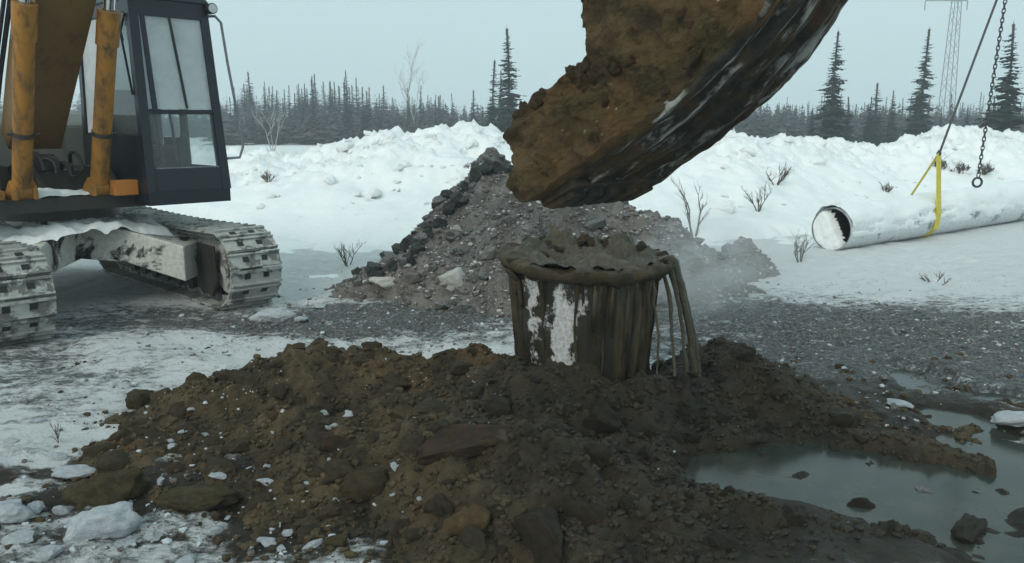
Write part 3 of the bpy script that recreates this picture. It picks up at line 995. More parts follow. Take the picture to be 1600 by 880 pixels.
# chunks of snow one can pick out lie on the ground as its pieces
sp = []
rs = random.Random(21)
for (px, py, r) in [(8, 800, .09), (58, 795, .06), (120, 740, .08), (105, 800, .06), (30, 845, .07), (70, 868, .08), (90, 715, .05), (200, 850, .06), (240, 840, .05),
                    (252, 752, .035), (390, 735, .03), (180, 700, .035), (270, 700, .05), (300, 640, .035), (470, 500, .08), (440, 488, .09), (500, 480, .07),
                    (412, 498, .1), (195, 605, .06), (160, 590, .04), (290, 880, .06), (340, 830, .05), (420, 850, .04), (20, 690, .05), (60, 660, .05)]:
    p = hit(px, py)
    sp.append((p.x, p.y, r, p.z + r * 0.1, (1.2, 1.0, 0.9)))
scatter_pieces('snow_chunk', ice_me, ground, sp)
sp = []
for (px, py, r) in [(730, 483, .14), (690, 478, .1), (640, 470, .09), (560, 470, .08), (1480, 560, .05), (1310, 572, .06), (1250, 560, .05), (1160, 540, .06), (1400, 640, .07), (1380, 590, .05),
                    (1440, 770, .07), (1340, 800, .08), (1300, 700, .05), (1520, 840, .1), (1180, 690, .06)]:
    p = hit(px, py)
    sp.append((p.x, p.y, r, p.z, (1.2, 1.0, 0.7)))
scatter_pieces('stone', gclod_me[:4] + clod_me[:4], ground, sp)


def rock(name, px, py, r, scale, mat, seed, label, cat, rz=0.0, sub=4, tilt=(0, 0), cuts=6, rough=0.22, lift=0.2):
    me = lump_mesh(name, seed, mat, sub, rough, cuts, 0.8)
    p = hit(px, py)
    o = bpy.data.objects.new(name, me)
    o.location = (p.x, p.y, p.z + r * lift)
    o.rotation_euler = (tilt[0], tilt[1], rz)
    o.scale = tuple(r * s for s in scale)
    return tag(link(o), label, cat)


rock('boulder', 735, 832, 0.125, (0.95, 0.9, 1.2), M['tan'], 201, 'rounded tan boulder at the front foot of the soil mound', 'boulder', 0.4)
rock('boulder', 742, 872, 0.12, (1.3, 1, 0.8), M['olive'], 202, 'olive brown stone touching the front of the tan boulder', 'boulder', 1.0)
rock('clod', 740, 705, 0.215, (1.25, 0.8, 0.75), M['redclod'], 203, 'large rust-tinted slab of earth in the middle of the soil mound', 'clod', 0.2, tilt=(0.25, -0.15), cuts=8)
rock('clod', 785, 645, 0.14, (1.2, 0.8, 0.75), M['clod'], 204, 'rounded dark clod resting just above the rust-tinted slab', 'clod', 2.2)
rock('clod', 175, 775, 0.19, (1.25, 0.9, 0.75), M['olive'], 205, 'big smooth olive brown clod with a white fleck among the snow chunks', 'clod', 0.6, cuts=8)
rock('clod', 222, 636, 0.15, (0.9, 0.8, 1.0), M['olive'], 206, 'brown wedge-shaped clod on the snowy outer edge of the soil mound', 'clod', 1.6, cuts=8)
rock('clod', 520, 700, 0.10, (1.1, 0.8, 0.9), M['redclod'], 207, 'orange-brown broken clod left of the rust-tinted slab', 'clod', 2.9, cuts=8)
rock('clod', 310, 790, 0.16, (1.5, 0.8, 0.55), M['olive'], 208, 'flat mossy-brown clod between the snow patches at the mound foot', 'clod', 0.1)
rock('clod', 940, 660, 0.17, (0.9, 0.9, 0.9), M['clod'], 209, 'rounded dark lump just below the slurry pouring off the casing', 'clod', 0.9)
rock('clod', 850, 840, 0.20, (1.1, 0.9, 0.9), M['clod'], 210, 'large almost black clod beside the tan boulder', 'clod', 1.9)
rock('clod', 570, 770, 0.16, (1.1, 0.9, 0.8), M['clod'], 211, 'wide dark brown clod low on the mound above the white snow patch', 'clod', 0.3)
rock('clod', 1345, 800, 0.10, (1.1, 0.9, 0.7), M['clod'], 212, 'dark clod standing in the murky puddle', 'clod', 0.3)
rock('clod', 528, 850, 0.08, (1.2, 0.9, 0.8), M['olive'], 213, 'single brown clod lying on the speckled snow patch', 'clod', 0.9)
rock('clod', 1515, 835, 0.13, (1.3, 0.8, 0.6), M['clod'], 214, 'black mud lump at the shore of the puddle near the frame corner', 'clod', 0.9)
rock('rock', 706, 448, 0.165, (1.0, 0.8, 1.1), M['pale'], 220, 'rounded white rock lying against the gravel heap', 'rock', 0.5, tilt=(0, 0.4), cuts=5, lift=0.5)
rock('rock', 603, 448, 0.16, (1.3, 0.9, 0.75), M['pale'], 221, 'wedge-shaped white rock at the lower end of the gravel heap', 'rock', 0.2, cuts=8, lift=0.3)
rock('rock', 712, 358, 0.07, (1.3, 0.9, 0.8), M['pale'], 222, 'small white rock high on the flank of the gravel heap', 'rock', 0.2, cuts=8)
rock('snow_block', 160, 832, 0.17, (1.3, 0.9, 0.75), M['ice'], 230, 'largest lump of packed snow in front of the olive clod', 'snow block', 0.7)
rock('snow_block', 118, 742, 0.11, (1.5, 0.8, 0.5), M['ice'], 231, 'flat oval lump of snow just behind the olive clod', 'snow block', 0.1)
rock('snow_block', 12, 812, 0.11, (1.0, 0.9, 0.8), M['ice'], 232, 'white snow lump at the edge of the frame left of the olive clod', 'snow block', 0.1)
rock('ice_slab', 1578, 668, 0.17, (1.3, 0.85, 0.45), M['ice'], 233, 'flat slab of dirty ice lying in the puddle', 'ice', 2.6, tilt=(0.1, 0.25), cuts=7, lift=0.35)
rock('snow_block', 430, 500, 0.17, (1.4, 0.8, 0.6), M['ice'], 234, 'ragged lump of snow pushed up in front of the track end', 'snow block', 0.5)
rock('ice_slab', 1405, 636, 0.11, (1.2, 0.8, 0.35), M['ice'], 235, 'small thin dirty ice piece between the two puddles', 'ice', 2.0)

# ------------------------------------------------------------------ the casing overflowing with slurry
case = empty('steel_casing', (CASE.x, CASE.y, 0))
tag(case, 'upright black frost-patched casing brimming over with brown slurry', 'casing')
zt = CASE.z
n, m = 180, 60
vs, fr, fl = [], [], []
for i in range(m):
    z = -0.15 + (zt - 0.06 + 0.15) * i / (m - 1)
    for j in range(n):
        th = 2 * math.pi * j / n
        az = (math.degrees(th) + 360) % 360            # the frost sits on the face towards the excavator
        up = min(1.0, max(0.0, (1.10 - z) / 0.3))
        k = 1.25 * math.exp(-((az - 248) / 11) ** 2) * up + 0.60 * math.exp(-((az - 221) / 10) ** 2) + 0.5 * math.exp(-((az - 264) / 4) ** 2) * (z > 0.85)
        fr.append(k - 0.12)
        # slurry runs over the wall on the far side of the frost, in flutes that part as they fall
        w = 0.75 * math.exp(-((az - 306) / 26) ** 4) + 0.30 * math.exp(-((az - 272) / 12) ** 2) + 0.25 * math.exp(-((az - 200) / 12) ** 2)
        q = float(fbm(th * 9, z * 0.8, 3, 4, 0.55))
        f = w + 0.55 * q - 0.35 * max(0.0, (zt - z) - 0.25)
        f = min(1.0, max(0.0, (f - 0.36) / 0.22))
        fl.append(f)
        r = CASE_R * (0.80 + 0.15 * max(0, z) / zt) + 0.012 * float(perlin(math.cos(th) * 3, math.sin(th) * 3, z * 1.2)) + f * (0.018 + 0.022 * (q + 0.5))
        vs.append((r * math.cos(th), r * math.sin(th), z))
add_mesh('casing_wall', vs, grid_faces(m, n, True), M['casing'], case, True, {'frost': fr, 'film': fl})
# ragged collar of mud that hangs over the edge
prof = [(0.90, -0.085), (1.0, -0.082), (1.08, -0.066), (1.130, -0.030), (1.12, -0.002), (1.03, 0.012), (0.92, 0.010), (0.80, 0.0)]
NJ = 140
vs = []
for i, (a, z) in enumerate(prof):
    for j in range(NJ):
        th = 2 * math.pi * j / NJ
        c, s = math.cos(th), math.sin(th)
        d = float(fbm(c * 2.4, s * 2.4, i * 0.22, 5, 0.6))
        e = float(fbm(c * 7, s * 7, i * 0.3, 3))
        lump = max(0, math.cos(th - 3.0)) ** 2 * 0.06
        sag = -0.05 * max(0.0, float(perlin(c * 9, s * 9, 2))) if z < -0.05 else 0
        k = 1 + 0.055 * d + 0.030 * e
        vs.append((CASE_R * a * c * k, CASE_R * a * s * k, zt + z + 0.026 * d + 0.020 * e + (lump if z > -0.09 else 0) + sag))
add_mesh('mud_rim', vs, grid_faces(len(prof), NJ, True), M['wetmud'], case, True)
# slurry filling, heaped in jagged clods towards the back
nr, na = 50, 120
vs = []
for i in range(nr):
    for j in range(na):
        th = 2 * math.pi * j / na
        r = CASE_R * 0.99 * (i + 0.05) / (nr - 1)
        vs.append((r * math.cos(th), r * math.sin(th)))
P2 = np.array(vs)
x, y = P2[:, 0], P2[:, 1]
rr_ = np.hypot(x, y) / CASE_R
crest = 0.12 * np.exp(-((y - 0.36 + 0.25 * x * x) / 0.13) ** 2) * np.exp(-((x - 0.02) / 0.42) ** 4)
crest = crest * (0.75 + 1.1 * fbm(x * 5.5, y * 4, 2, 6, 0.65)) + 0.09 * np.maximum(0, 1 - np.hypot(x - 0.30, y - 0.25) / 0.15) + 0.05 * np.exp(-((x + 0.42) / 0.15) ** 2 - ((y - 0.1) / 0.3) ** 2)
z = np.maximum(crest, 0) * sstep(1.0, 0.86, rr_) + 0.045 * fbm(x * 6, y * 6, 1, 6, 0.65) + 0.02 + 0.03 * ridged(x * 8, y * 8, 4, 4) - 0.015
add_mesh('slurry', np.stack([x, y, zt + z], -1), grid_faces(nr, na, True), M['slurry'], case, True)


def sheet(name, mat, th0, th1, L, seed, out=0.03, fan=0.0, throw=0.0, drop=0.0, keep0=0.75):
    """a sheet of slurry that leaves the rim between two bearings and breaks into strings as it falls"""
    nu, nv = 26, 34
    vs, keep = [], []
    for i in range(nu):
        u = i / (nu - 1)
        for j in range(nv):
            v = j / (nv - 1)
            th = R(th0 + (th1 - th0) * (0.5 + (u - 0.5) * (1 + fan * v)))
            w = float(fbm(u * 5 + seed, v * 0.7, seed, 4))
            rr = CASE_R * (1.06 - 0.10 * min(1, v * 4) * (0 if throw else 1)) + out * (1 + w) + throw * v ** 0.6 - 0.05 * CASE_R * v * (0 if throw else 1)
            z = zt - 0.03 + (0.04 * math.sin(min(1, v * 6) * 3.14) if throw else 0) - L * (1 + 0.25 * w * v) * v ** (1.35 if throw else 1.0)
            vs.append((rr * math.cos(th), rr * math.sin(th) - drop * v, z))
            keep.append(float(fbm(u * 7 + seed, v * 1.1, seed + 3, 3)) - 0.9 * v + keep0 + (0.4 if throw else 0))
    F = grid_faces(nu, nv)
    F = F[(np.array(keep)[F] > 0).all(axis=1)]
    o = add_mesh(name, vs, F, mat, case, True)
    md = o.modifiers.new('body', 'SOLIDIFY')
    md.thickness = 0.018
    return o


sheet('slurry_curtain', M['wetmud'], 264, 284, 0.22, 5, 0.012)
sheet('slurry_curtain', M['wetmud'], 190, 210, 0.30, 12, 0.010)
# runs of slurry down the wall
for th, L, w in [(232, .50, .010), (259, .65, .011), (263, .30, .008), (273, .45, .009), (279, .7, .010), (300, .9, .016), (313, .8, .014)]:
    a = R(th)
    pts, rad = [], []
    k = 12
    for i in range(k):
        t = i / (k - 1)
        z = zt - 0.08 - L * t
        rr = CASE_R * (1.02 - 0.08 * min(1, t * 2.2)) * (0.985 - 0.06 * t * L / 0.9)
        aa = a + 0.02 * math.sin(t * 7 + th)
        pts.append((rr * math.cos(aa), rr * math.sin(aa), z))
        rad.append(w * (1.25 - 0.75 * t) * (1 + 0.35 * math.sin(t * 9 + th)))
    MB().tube(pts, rad, 8).build('mud_run', M['wetmud'], case, True)
# clods stuck on the collar
rs = random.Random(8)
for th, r, k in [(172, .085, .98), (192, .08, 1.0), (208, .07, 1.0), (225, .055, 1.0), (150, .08, .95), (130, .07, .9), (40, .07, .95), (18, .075, 1.0), (5, .06, 1.0), (60, .07, .9), (-20, .05, 1.02)]:
    o = bpy.data.objects.new('mud_clod', clod_me[rs.randrange(10)])
    o.location = (CASE_R * k * math.cos(R(th)), CASE_R * k * math.sin(R(th)), zt + 0.01)
    o.rotation_euler = (rs.uniform(-.4, .4), rs.uniform(-.4, .4), rs.uniform(0, 6))
    o.scale = (r * 1.2, r, r * 0.9)
    link(o, case)
for q in range(34):
    th, k = rs.uniform(15, 200), rs.uniform(0.45, 0.95)
    r = rs.uniform(0.018, 0.055)
    o = bpy.data.objects.new('mud_clod', clod_me[rs.randrange(10)])
    x_, y_ = CASE_R * k * math.cos(R(th)), CASE_R * k * math.sin(R(th))
    o.location = (x_, y_, zt + 0.03 + max(0, 0.07 * math.exp(-((y_ - 0.36) / 0.13) ** 2)))
    o.rotation_euler = (rs.uniform(-.6, .6), rs.uniform(-.6, .6), rs.uniform(0, 6))
    o.scale = (r * 1.2, r, r)
    link(o, case)


def strand(th, r0, throw, L, seed, drop=0.14, n_=26):
    """one string of slurry: swells and necks as it falls"""
    pts, rad = [], []
    for i in range(n_):
        t = i / (n_ - 1)
        w = float(fbm(t * 4 + seed, seed * 1.7, 0.5, 4))
        a = R(th) + 0.03 * w
        rr = CASE_R * 0.97 + throw * (1.15 * t ** 0.55) + 0.012 * w
        z = zt - 0.01 + 0.045 * math.sin(min(1, t * 5) * 3.14) * (throw > 0.1) - L * t ** 1.45
        pts.append((rr * math.cos(a), rr * math.sin(a) - drop * t, z))
        rad.append(max(0.004, r0 * (1.0 - 0.45 * t) * (1 + 0.5 * w)))
    MB().tube(pts, rad, 10).build('slurry_stream', M['slurry'], case, True)


# the stream that is thrown clear of the rim: several strings side by side
for th, r0, thr, L, sd in [(-10, .042, .225, .76, 1), (-15, .034, .205, .74, 2), (-6, .026, .235, .80, 3), (-20, .022, .165, .72, 4), (-2, .014, .215, .70, 5), (-26, .016, .10, .74, 6), (-40, .012, .05, .70, 8)]:
    strand(th, r0, thr, L, sd)

# ------------------------------------------------------------------ the excavator
EX = Vector((-5.32, 9.78, 0))
EA = R(-44.5)
ex = empty('excavator', EX, EA)
tag(ex, 'yellow crawler excavator with dark cab and its muddy bucket raised over the casing', 'excavator')


def to_local(p):
    d = p - EX
    c, s = math.cos(EA), math.sin(EA)
    return Vector((c * d.x + s * d.y, -s * d.x + c * d.y, d.z))


# --- tracks
def shoe_mesh():
    b = MB()
    w, p = 0.31, 0.088
    b.box((-p, -w, 0), (p, w, 0.022))
    for x in (-0.074, 0.074):
        b.box((x - 0.012, -w + 0.004, 0.021), (x + 0.010, w - 0.004, 0.050))
    b.mi = 1
    for y in (-0.115, 0.115):
        b.box((-0.045, y - 0.034, 0.020), (0.015, y + 0.034, 0.0285))  # black boxes stand in for the shade inside the mud-relief holes
    b.mi = 0
    for y in (-0.09, 0.09):
        b.box((-p + 0.01, y - 0.02, -0.07), (p - 0.01, y + 0.02, 0.001))
    o = b.build('track_shoe', [M['shoe'], M['black']], None)
    me = o.data
    bpy.data.objects.remove(o)
    return me


SHOE = shoe_mesh()


def track(yc, label):
    t = empty('track', (0.06, yc, 0), 0, ex)
    tag(t, label)
    hx, r, zc = 1.62, 0.415, 0.475
    per = 4 * hx + 2 * math.pi * r
    ns = round(per / 0.184)
    for i in range(ns):
        s = (i + 0.3) / ns * per
        if s < 2 * hx:
            x, z, a = -hx + s, zc + r - 0.03 * math.sin(math.pi * s / (2 * hx)), 0
        elif s < 2 * hx + math.pi * r:
            b = (s - 2 * hx) / r
            x, z, a = hx + r * math.sin(b), zc + r * math.cos(b), b
        elif s < 4 * hx + math.pi * r:
            x, z, a = hx - (s - 2 * hx - math.pi * r), zc - r, math.pi
        else:
            b = (s - 4 * hx - math.pi * r) / r
            x, z, a = -hx - r * math.sin(b), zc - r * math.cos(b), math.pi + b
        o = bpy.data.objects.new('track_shoe', SHOE)
        o.location = (x, 0, z)
        o.rotation_euler = (0, a, 0)
        link(o, t)
    b = MB()
    b.prism([(-1.4, 0.28), (1.25, 0.28), (1.35, 0.42), (1.25, 0.66), (0.9, 0.74), (-0.9, 0.74), (-1.4, 0.62)], -0.19, 0.19)
    b.build('track_frame', M['frame'], t, bevel=0.02)
    for x, nm in ((hx, 'idler'), (-hx, 'sprocket')):
        b = MB()
        b.cyl((x, -0.07, zc), (x, 0.07, zc), 0.355, 32)
        b.cyl((x, -0.13, zc), (x, 0.13, zc), 0.30, 32)
        b.cyl((x, -0.17, zc), (x, 0.17, zc), 0.10, 16)
        b.build(nm, M['shoe'], t, True)
    for i in range(7):
        x = -1.15 + i * 0.36
        b = MB()
        b.cyl((x, -0.15, 0.19), (x, 0.15, 0.19), 0.09, 16)
        b.build('track_roller', M['dark'], t, True)
    # guard plate that closes the front end of the frame on the inner side
    sgn = -1 if yc > 0 else 1
    b = MB()
    b.prism([(1.02, 0.20), (1.40, 0.12), (1.52, 0.30), (1.50, 0.72), (1.02, 0.74)], sgn * 0.20, sgn * 0.235)
    b.build('idler_guard', M['dark'], t, bevel=0.01)
    return t


track(1.33, 'snow-packed crawler track on the cab side')
track(-1.07, 'snow-packed crawler track cut by the frame edge')

# --- centre frame with X legs, snow packed on it
b = MB()
b.cyl((0, 0, 0.62), (0, 0, 1.06), 0.62, 32)
for sx in (1, -1):
    for sy in (1, -1):
        # each leg a box girder that widens and drops towards the track frame
        st = [((0.30, 0.20), 0.60, 0.98, 0.34), ((0.72, 0.58), 0.55, 0.93, 0.30), ((1.16, 1.08), 0.33, 0.74, 0.36)]
        ring = []
        dx, dy = 0.72, 0.69
        for (x, y), z0, z1, w in st:
            nx, ny = -dy * w, dx * w
            ring.append([((x + nx) * sx, (y + ny) * sy, z0), ((x - nx) * sx, (y - ny) * sy, z0), ((x - nx) * sx, (y - ny) * sy, z1), ((x + nx) * sx, (y + ny) * sy, z1)])
        vs = [p for r_ in ring for p in r_]
        fs = grid_faces(3, 4, True).tolist() + [[0, 1, 2, 3], [8, 9, 10, 11]]
        b.add(vs, fs)
cf = b.build('center_frame', M['frame'], ex, bevel=0.015)
b = MB()
b.cyl((0, 0, 1.05), (0, 0, 1.20), 0.66, 48)
b.build('slewing_ring', M['dark'], ex, True)


def crust(name, parent, outline, zfun, mat, seed, step=0.035, thick=0.06):
    """a lumpy layer over part of a plate, (x, y) local; thins out to its rim"""
    xs = np.array([p[0] for p in outline])
    ys = np.array([p[1] for p in outline])
    gx_, gy_ = np.arange(xs.min(), xs.max(), step), np.arange(ys.min(), ys.max(), step)
    X, Y = np.meshgrid(gx_, gy_, indexing='ij')
    u, v = (X - xs.min()) / np.ptp(xs), (Y - ys.min()) / np.ptp(ys)
    e = np.minimum(np.minimum(u, 1 - u) * np.ptp(xs), np.minimum(v, 1 - v) * np.ptp(ys))
    e = e + 0.10 * fbm(X * 3, Y * 3, seed, 4) - 0.02
    t = thick * sstep(0, 0.12, e) * (0.7 + 0.8 * fbm(X * 4, Y * 4, seed + 2, 4)) - 0.03 * (e < 0)
    Z = zfun(X, Y) + t
    F = grid_faces(len(gx_), len(gy_))
    keep = (e > -0.02).ravel()
    F = F[keep[F].any(axis=1)]
    o = add_mesh(name, np.stack([X, Y, Z], -1).reshape(-1, 3), F, mat, parent, True)
    if o.data.polygons[0].normal.z < 0:
        o.data.flip_normals()
    return o


def leg_top(X, Y):
    s = np.clip((np.abs(X) * 0.72 + np.abs(Y) * 0.69), 0, 2)
    return np.interp(s, [0.35, 0.92, 1.47, 2], [0.98, 0.93, 0.74, 0.70])


crust('snow_crust', cf, [(0.28, -1.0), (1.05, 1.0)], leg_top, M['snow'], 3, thick=0.10)

# --- upper frame
b = MB()
b.box((-2.3, -1.30, 1.19), (1.02, 1.34, 1.34))
b.box((-2.3, -0.42, 1.34), (0.95, -0.36, 1.62), (0, -0.35, 0, 0))
b.box((-2.3, 0.34, 1.34), (0.95, 0.40, 1.62), (0, -0.35, 0, 0))
deck = b.build('upper_frame', M['dark'], ex, bevel=0.01)
b = MB()
b.box((0.60, -1.28, 1.345), (1.06, -0.82, 1.44))
b.build('step_plate', M['yellow'], deck, bevel=0.01)
b = MB()
b.box((0.98, 0.20, 1.335), (1.20, 0.46, 1.50))
b.build('orange_bracket', M['orange'], deck, bevel=0.01)
b = MB()
b.box((-0.5, -1.30, 1.345), (0.58, -0.72, 2.05))
b.build('tool_box', M['brown'], deck, bevel=0.03)
crust('snow_crust', deck, [(0.50, -0.66), (1.03, 0.40)], lambda X, Y: 1.345 + 0 * X, M['snow'], 9, step=0.03, thick=0.075)
rs = random.Random(3)
for i in range(9):
    y = -0.55 + i * 0.075
    h = 1.62 + rs.uniform(0, 0.2)
    x0 = 0.72 + rs.uniform(-0.08, 0.1)
    pts = [(x0 - 0.55 + 0.06 * k, y + rs.uniform(-.02, .02) + 0.02 * math.sin(k), 1.40 + (h - 1.40) * math.sin(k / 9 * 2.6)) for k in range(10)]
    MB().tube(pts, 0.022, 8).build('hose', M['black'], deck, True)
b = MB()
b.box((0.25, -0.55, 1.36), (0.55, 0.10, 1.60))
b.box((0.30, -0.45, 1.60), (0.50, -0.15, 1.78))
b.build('valve_block', M['dark'], deck, bevel=0.01)
b = MB()
b.prism([(-2.3, 1.34), (-0.85, 1.34), (-0.85, 2.1), (-1.05, 2.25), (-2.3, 2.25)], -1.28, 1.30)
b.build('engine_cover', M['hood'], ex, bevel=0.04)
b = MB()
b.prism([(-2.95, 1.15), (-2.3, 1.0), (-2.3, 2.2), (-2.7, 2.2), (-2.95, 1.9)], -1.30, 1.34)
b.build('counterweight', M['yellow'], ex, bevel=0.05)

# --- cab
CX0, CX1, CY0, CY1, CZ0, CZ1 = -0.45, 1.42, 0.47, 1.44, 1.36, 3.50
XT = 1.20                                         # the front leans back towards the roof
YT0, YT1 = CY0 + 0.03, CY1 - 0.05
ZM = 2.24                                         # bar between the two front panes


def fx(z):
    return CX1 + (XT - CX1) * (z - CZ0) / (CZ1 - CZ0)


def yr(z):
    return CY0 + (YT0 - CY0) * (z - CZ0) / (CZ1 - CZ0)


def yl(z):
    return CY1 + (YT1 - CY1) * (z - CZ0) / (CZ1 - CZ0)


b = MB()
b.box((CX0, CY0 + 0.01, CZ0 - 0.14), (CX1 - 0.01, CY1 - 0.01, CZ0 + 0.02))                 # floor pan
b.bar((fx(1.45) - .02, 0.5 * (CY0 + CY1), 1.50), (fx(1.45) - .02, 0.5 * (CY0 + CY1) + .001, 1.50), 0.01, 0.01)
b.box((CX1 - 0.07, CY0 + 0.012, CZ0 + 0.02), (CX1 - 0.012, CY1 - 0.012, 1.62), (-0.02, -0.02, 0, 0))     # front kick panel
pw = 0.10
for yfun, sy in ((yr, 1), (yl, -1)):
    b.bar((fx(CZ0) - pw / 2, yfun(CZ0) + sy * pw / 2, CZ0), (fx(CZ1) - pw / 2, yfun(CZ1) + sy * pw / 2, CZ1 - 0.05), pw, pw, (1, 0, 0))
    b.bar((CX0 + pw / 2, yfun(CZ0) + sy * pw / 2, CZ0), (CX0 + 0.10, yfun(CZ1) + sy * pw / 2, CZ1 - 0.05), pw, pw, (1, 0, 0))
    b.bar((0.42, yfun(CZ0) + sy * 0.045, CZ0), (0.42, yfun(CZ1) + sy * 0.045, CZ1 - 0.05), 0.07, 0.08, (1, 0, 0))
    # lower side panel and the waist and roof rails
    z0, z1 = CZ0 + 0.01, (1.98 if sy > 0 else 1.62)
    b.box((CX0 + 0.02, min(yfun(z0), yfun(z0) + sy * 0.04), z0), (fx(z1) - 0.03, max(yfun(z0), yfun(z0) + sy * 0.04), z1))
    b.bar((CX0 + 0.03, yfun(3.38) + sy * 0.05, 3.38), (fx(3.38) - 0.03, yfun(3.38) + sy * 0.05, 3.38), 0.09, 0.14)
b.bar((fx(ZM) - 0.035, yr(ZM) + 0.04, ZM), (fx(ZM) - 0.035, yl(ZM) - 0.04, ZM), 0.05, 0.05)
b.bar((fx(3.36) - 0.045, yr(3.36) + 0.05, 3.36), (fx(3.36) - 0.045, yl(3.36) - 0.05, 3.36), 0.09, 0.19)
b.bar((fx(2.24) - 0.03, yr(2.8) + 0.17, 2.25), (fx(3.3) - 0.04, yr(2.8) + 0.15, 3.30), 0.05, 0.06, (1, 0, 0))
b.box((CX0, CY0 + 0.02, CZ0), (CX0 + 0.04, CY1 - 0.02, 2.30))                                # rear panel
b.bar((CX0 + 0.08, yr(3.38) + .05, 3.38), (CX0 + 0.08, yl(3.38) - .05, 3.38), 0.08, 0.14)
cab = b.build('cab', M['cab'], ex, bevel=0.018)
tag(cab, 'dark blue-black operator cab')
b = MB()
b.box((CX0 - 0.02, YT0 - 0.03, 3.44), (XT + 0.05, YT1 + 0.03, 3.56), (0.08, -0.08, 0.06, -0.06))
b.build('roof', M['cab'], cab, bevel=0.03)


def pane(name, pts, mat):
    b = MB()
    p = [Vector(q) for q in pts]
    nrm = (p[1] - p[0]).cross(p[2] - p[0]).normalized() * 0.003
    b.add([q - nrm for q in p] + [q + nrm for q in p], [(0, 1, 2, 3), (7, 6, 5, 4), (0, 4, 5, 1), (1, 5, 6, 2), (2, 6, 7, 3), (3, 7, 4, 0)])
    return b.build(name, mat, cab)


def fp(y, z, d=0.03):
    return (fx(z) - d, y, z)


pane('windshield', [fp(yr(2.27) + 0.10, 2.27), fp(yl(2.27) - 0.10, 2.27), fp(yl(3.3) - 0.10, 3.28), fp(yr(3.3) + 0.10, 3.28)], M['frost'])
pane('lower_glass', [fp(yr(1.63) + 0.10, 1.63), fp(yl(1.63) - 0.09, 1.63), fp(yl(2.2) - 0.09, 2.215), fp(yr(2.2) + 0.10, 2.215)], M['glass'])
pane('side_window', [(0.47, yr(2.0) + 0.03, 1.99), (fx(2.0) - 0.12, yr(2.0) + 0.03, 1.99), (fx(3.3) - 0.12, yr(3.3) + 0.03, 3.30), (0.47, yr(3.3) + 0.03, 3.30)], M['glass'])
pane('side_window', [(-0.33, yr(2.0) + 0.03, 1.99), (0.37, yr(2.0) + 0.03, 1.99), (0.37, yr(3.3) + 0.03, 3.30), (-0.30, yr(3.3) + 0.03, 3.30)], M['frost'])
pane('door_window', [(0.47, yl(1.6) - 0.03, 1.63), (fx(1.6) - 0.12, yl(1.6) - 0.03, 1.63), (fx(3.3) - 0.12, yl(3.3) - 0.03, 3.30), (0.47, yl(3.3) - 0.03, 3.30)], M['glass'])
pane('door_window', [(-0.33, yl(2.0) - 0.03, 1.63), (0.37, yl(2.0) - 0.03, 1.63), (0.37, yl(3.3) - 0.03, 3.30), (-0.30, yl(3.3) - 0.03, 3.30)], M['glass'])
pane('rear_window', [(CX0 + 0.03, CY0 + 0.12, 2.31), (CX0 + 0.03, CY1 - 0.12, 2.31), (CX0 + 0.10, CY1 - 0.14, 3.31), (CX0 + 0.10, CY0 + 0.14, 3.31)], M['frost'])
# window rail and wipers
b = MB()
b.bar(fp(0.5 * (CY0 + CY1) + 0.07, 2.28, 0.015), fp(0.5 * (CY0 + CY1) - 0.02, 3.29, 0.015), 0.022, 0.02, (1, 0, 0))
b.build('wiper', M['black'], cab)
b = MB()
b.bar((fx(2.5) - 0.10, yr(2.5) - 0.01, 2.42), (fx(3.1) - 0.26, yr(3.1) - 0.01, 3.10), 0.016, 0.02, (0, 1, 0))
b.bar((fx(3.1) - 0.26, yr(3.1) - 0.01, 3.10), (fx(3.1) - 0.10, yr(3.1) - 0.01, 3.28), 0.016, 0.02, (0, 1, 0))
b.bar((fx(3.1) - 0.20, yr(3.1) - 0.01, 3.0), (fx(3.1) - 0.30, yr(3.1) - 0.01, 3.25), 0.012, 0.015, (0, 1, 0))
b.build('wiper', M['black'], cab)
# silver sill under the lower glass
b = MB()
b.bar(fp(yr(1.62) + 0.12, 1.625, 0.012), fp(yl(1.62) - 0.11, 1.625, 0.012), 0.015, 0.012)
b.build('glass_trim', M['galv'], cab)
# the grab rail round the door post
b = MB()
yo = CY1 + 0.10
b.tube([(XT - .05, YT1 - 0.02, 3.32), (XT + 0.0, yo - 0.06, 3.33), (XT + 0.02, yo, 3.26), (fx(2.9) + .02, yo + 0.02, 2.8), (fx(2.2) + .04, yo + 0.06, 2.2), (fx(1.8) + .04, yo + 0.08, 1.84),
        (fx(1.75), yo + 0.05, 1.72), (fx(1.7) - 0.04, CY1 - 0.03, 1.71)], 0.016, 8)
b.build('handrail', M['galv'], cab, True)
b = MB()
b.cyl((XT + 0.0, YT1 + 0.02, 3.40), (XT + 0.10, YT1 + 0.02, 3.40), 0.060, 20)
b.bar((XT - 0.02, YT1 - 0.02, 3.42), (XT + 0.03, YT1 + 0.02, 3.40), 0.03, 0.03)
wl_ = b.build('work_lamp', M['black'], cab, True)
b = MB()
b.cyl((XT + 0.10, YT1 + 0.02, 3.40), (XT + 0.106, YT1 + 0.02, 3.40), 0.050, 20)
b.build('lens', M['lamp'], wl_, True)
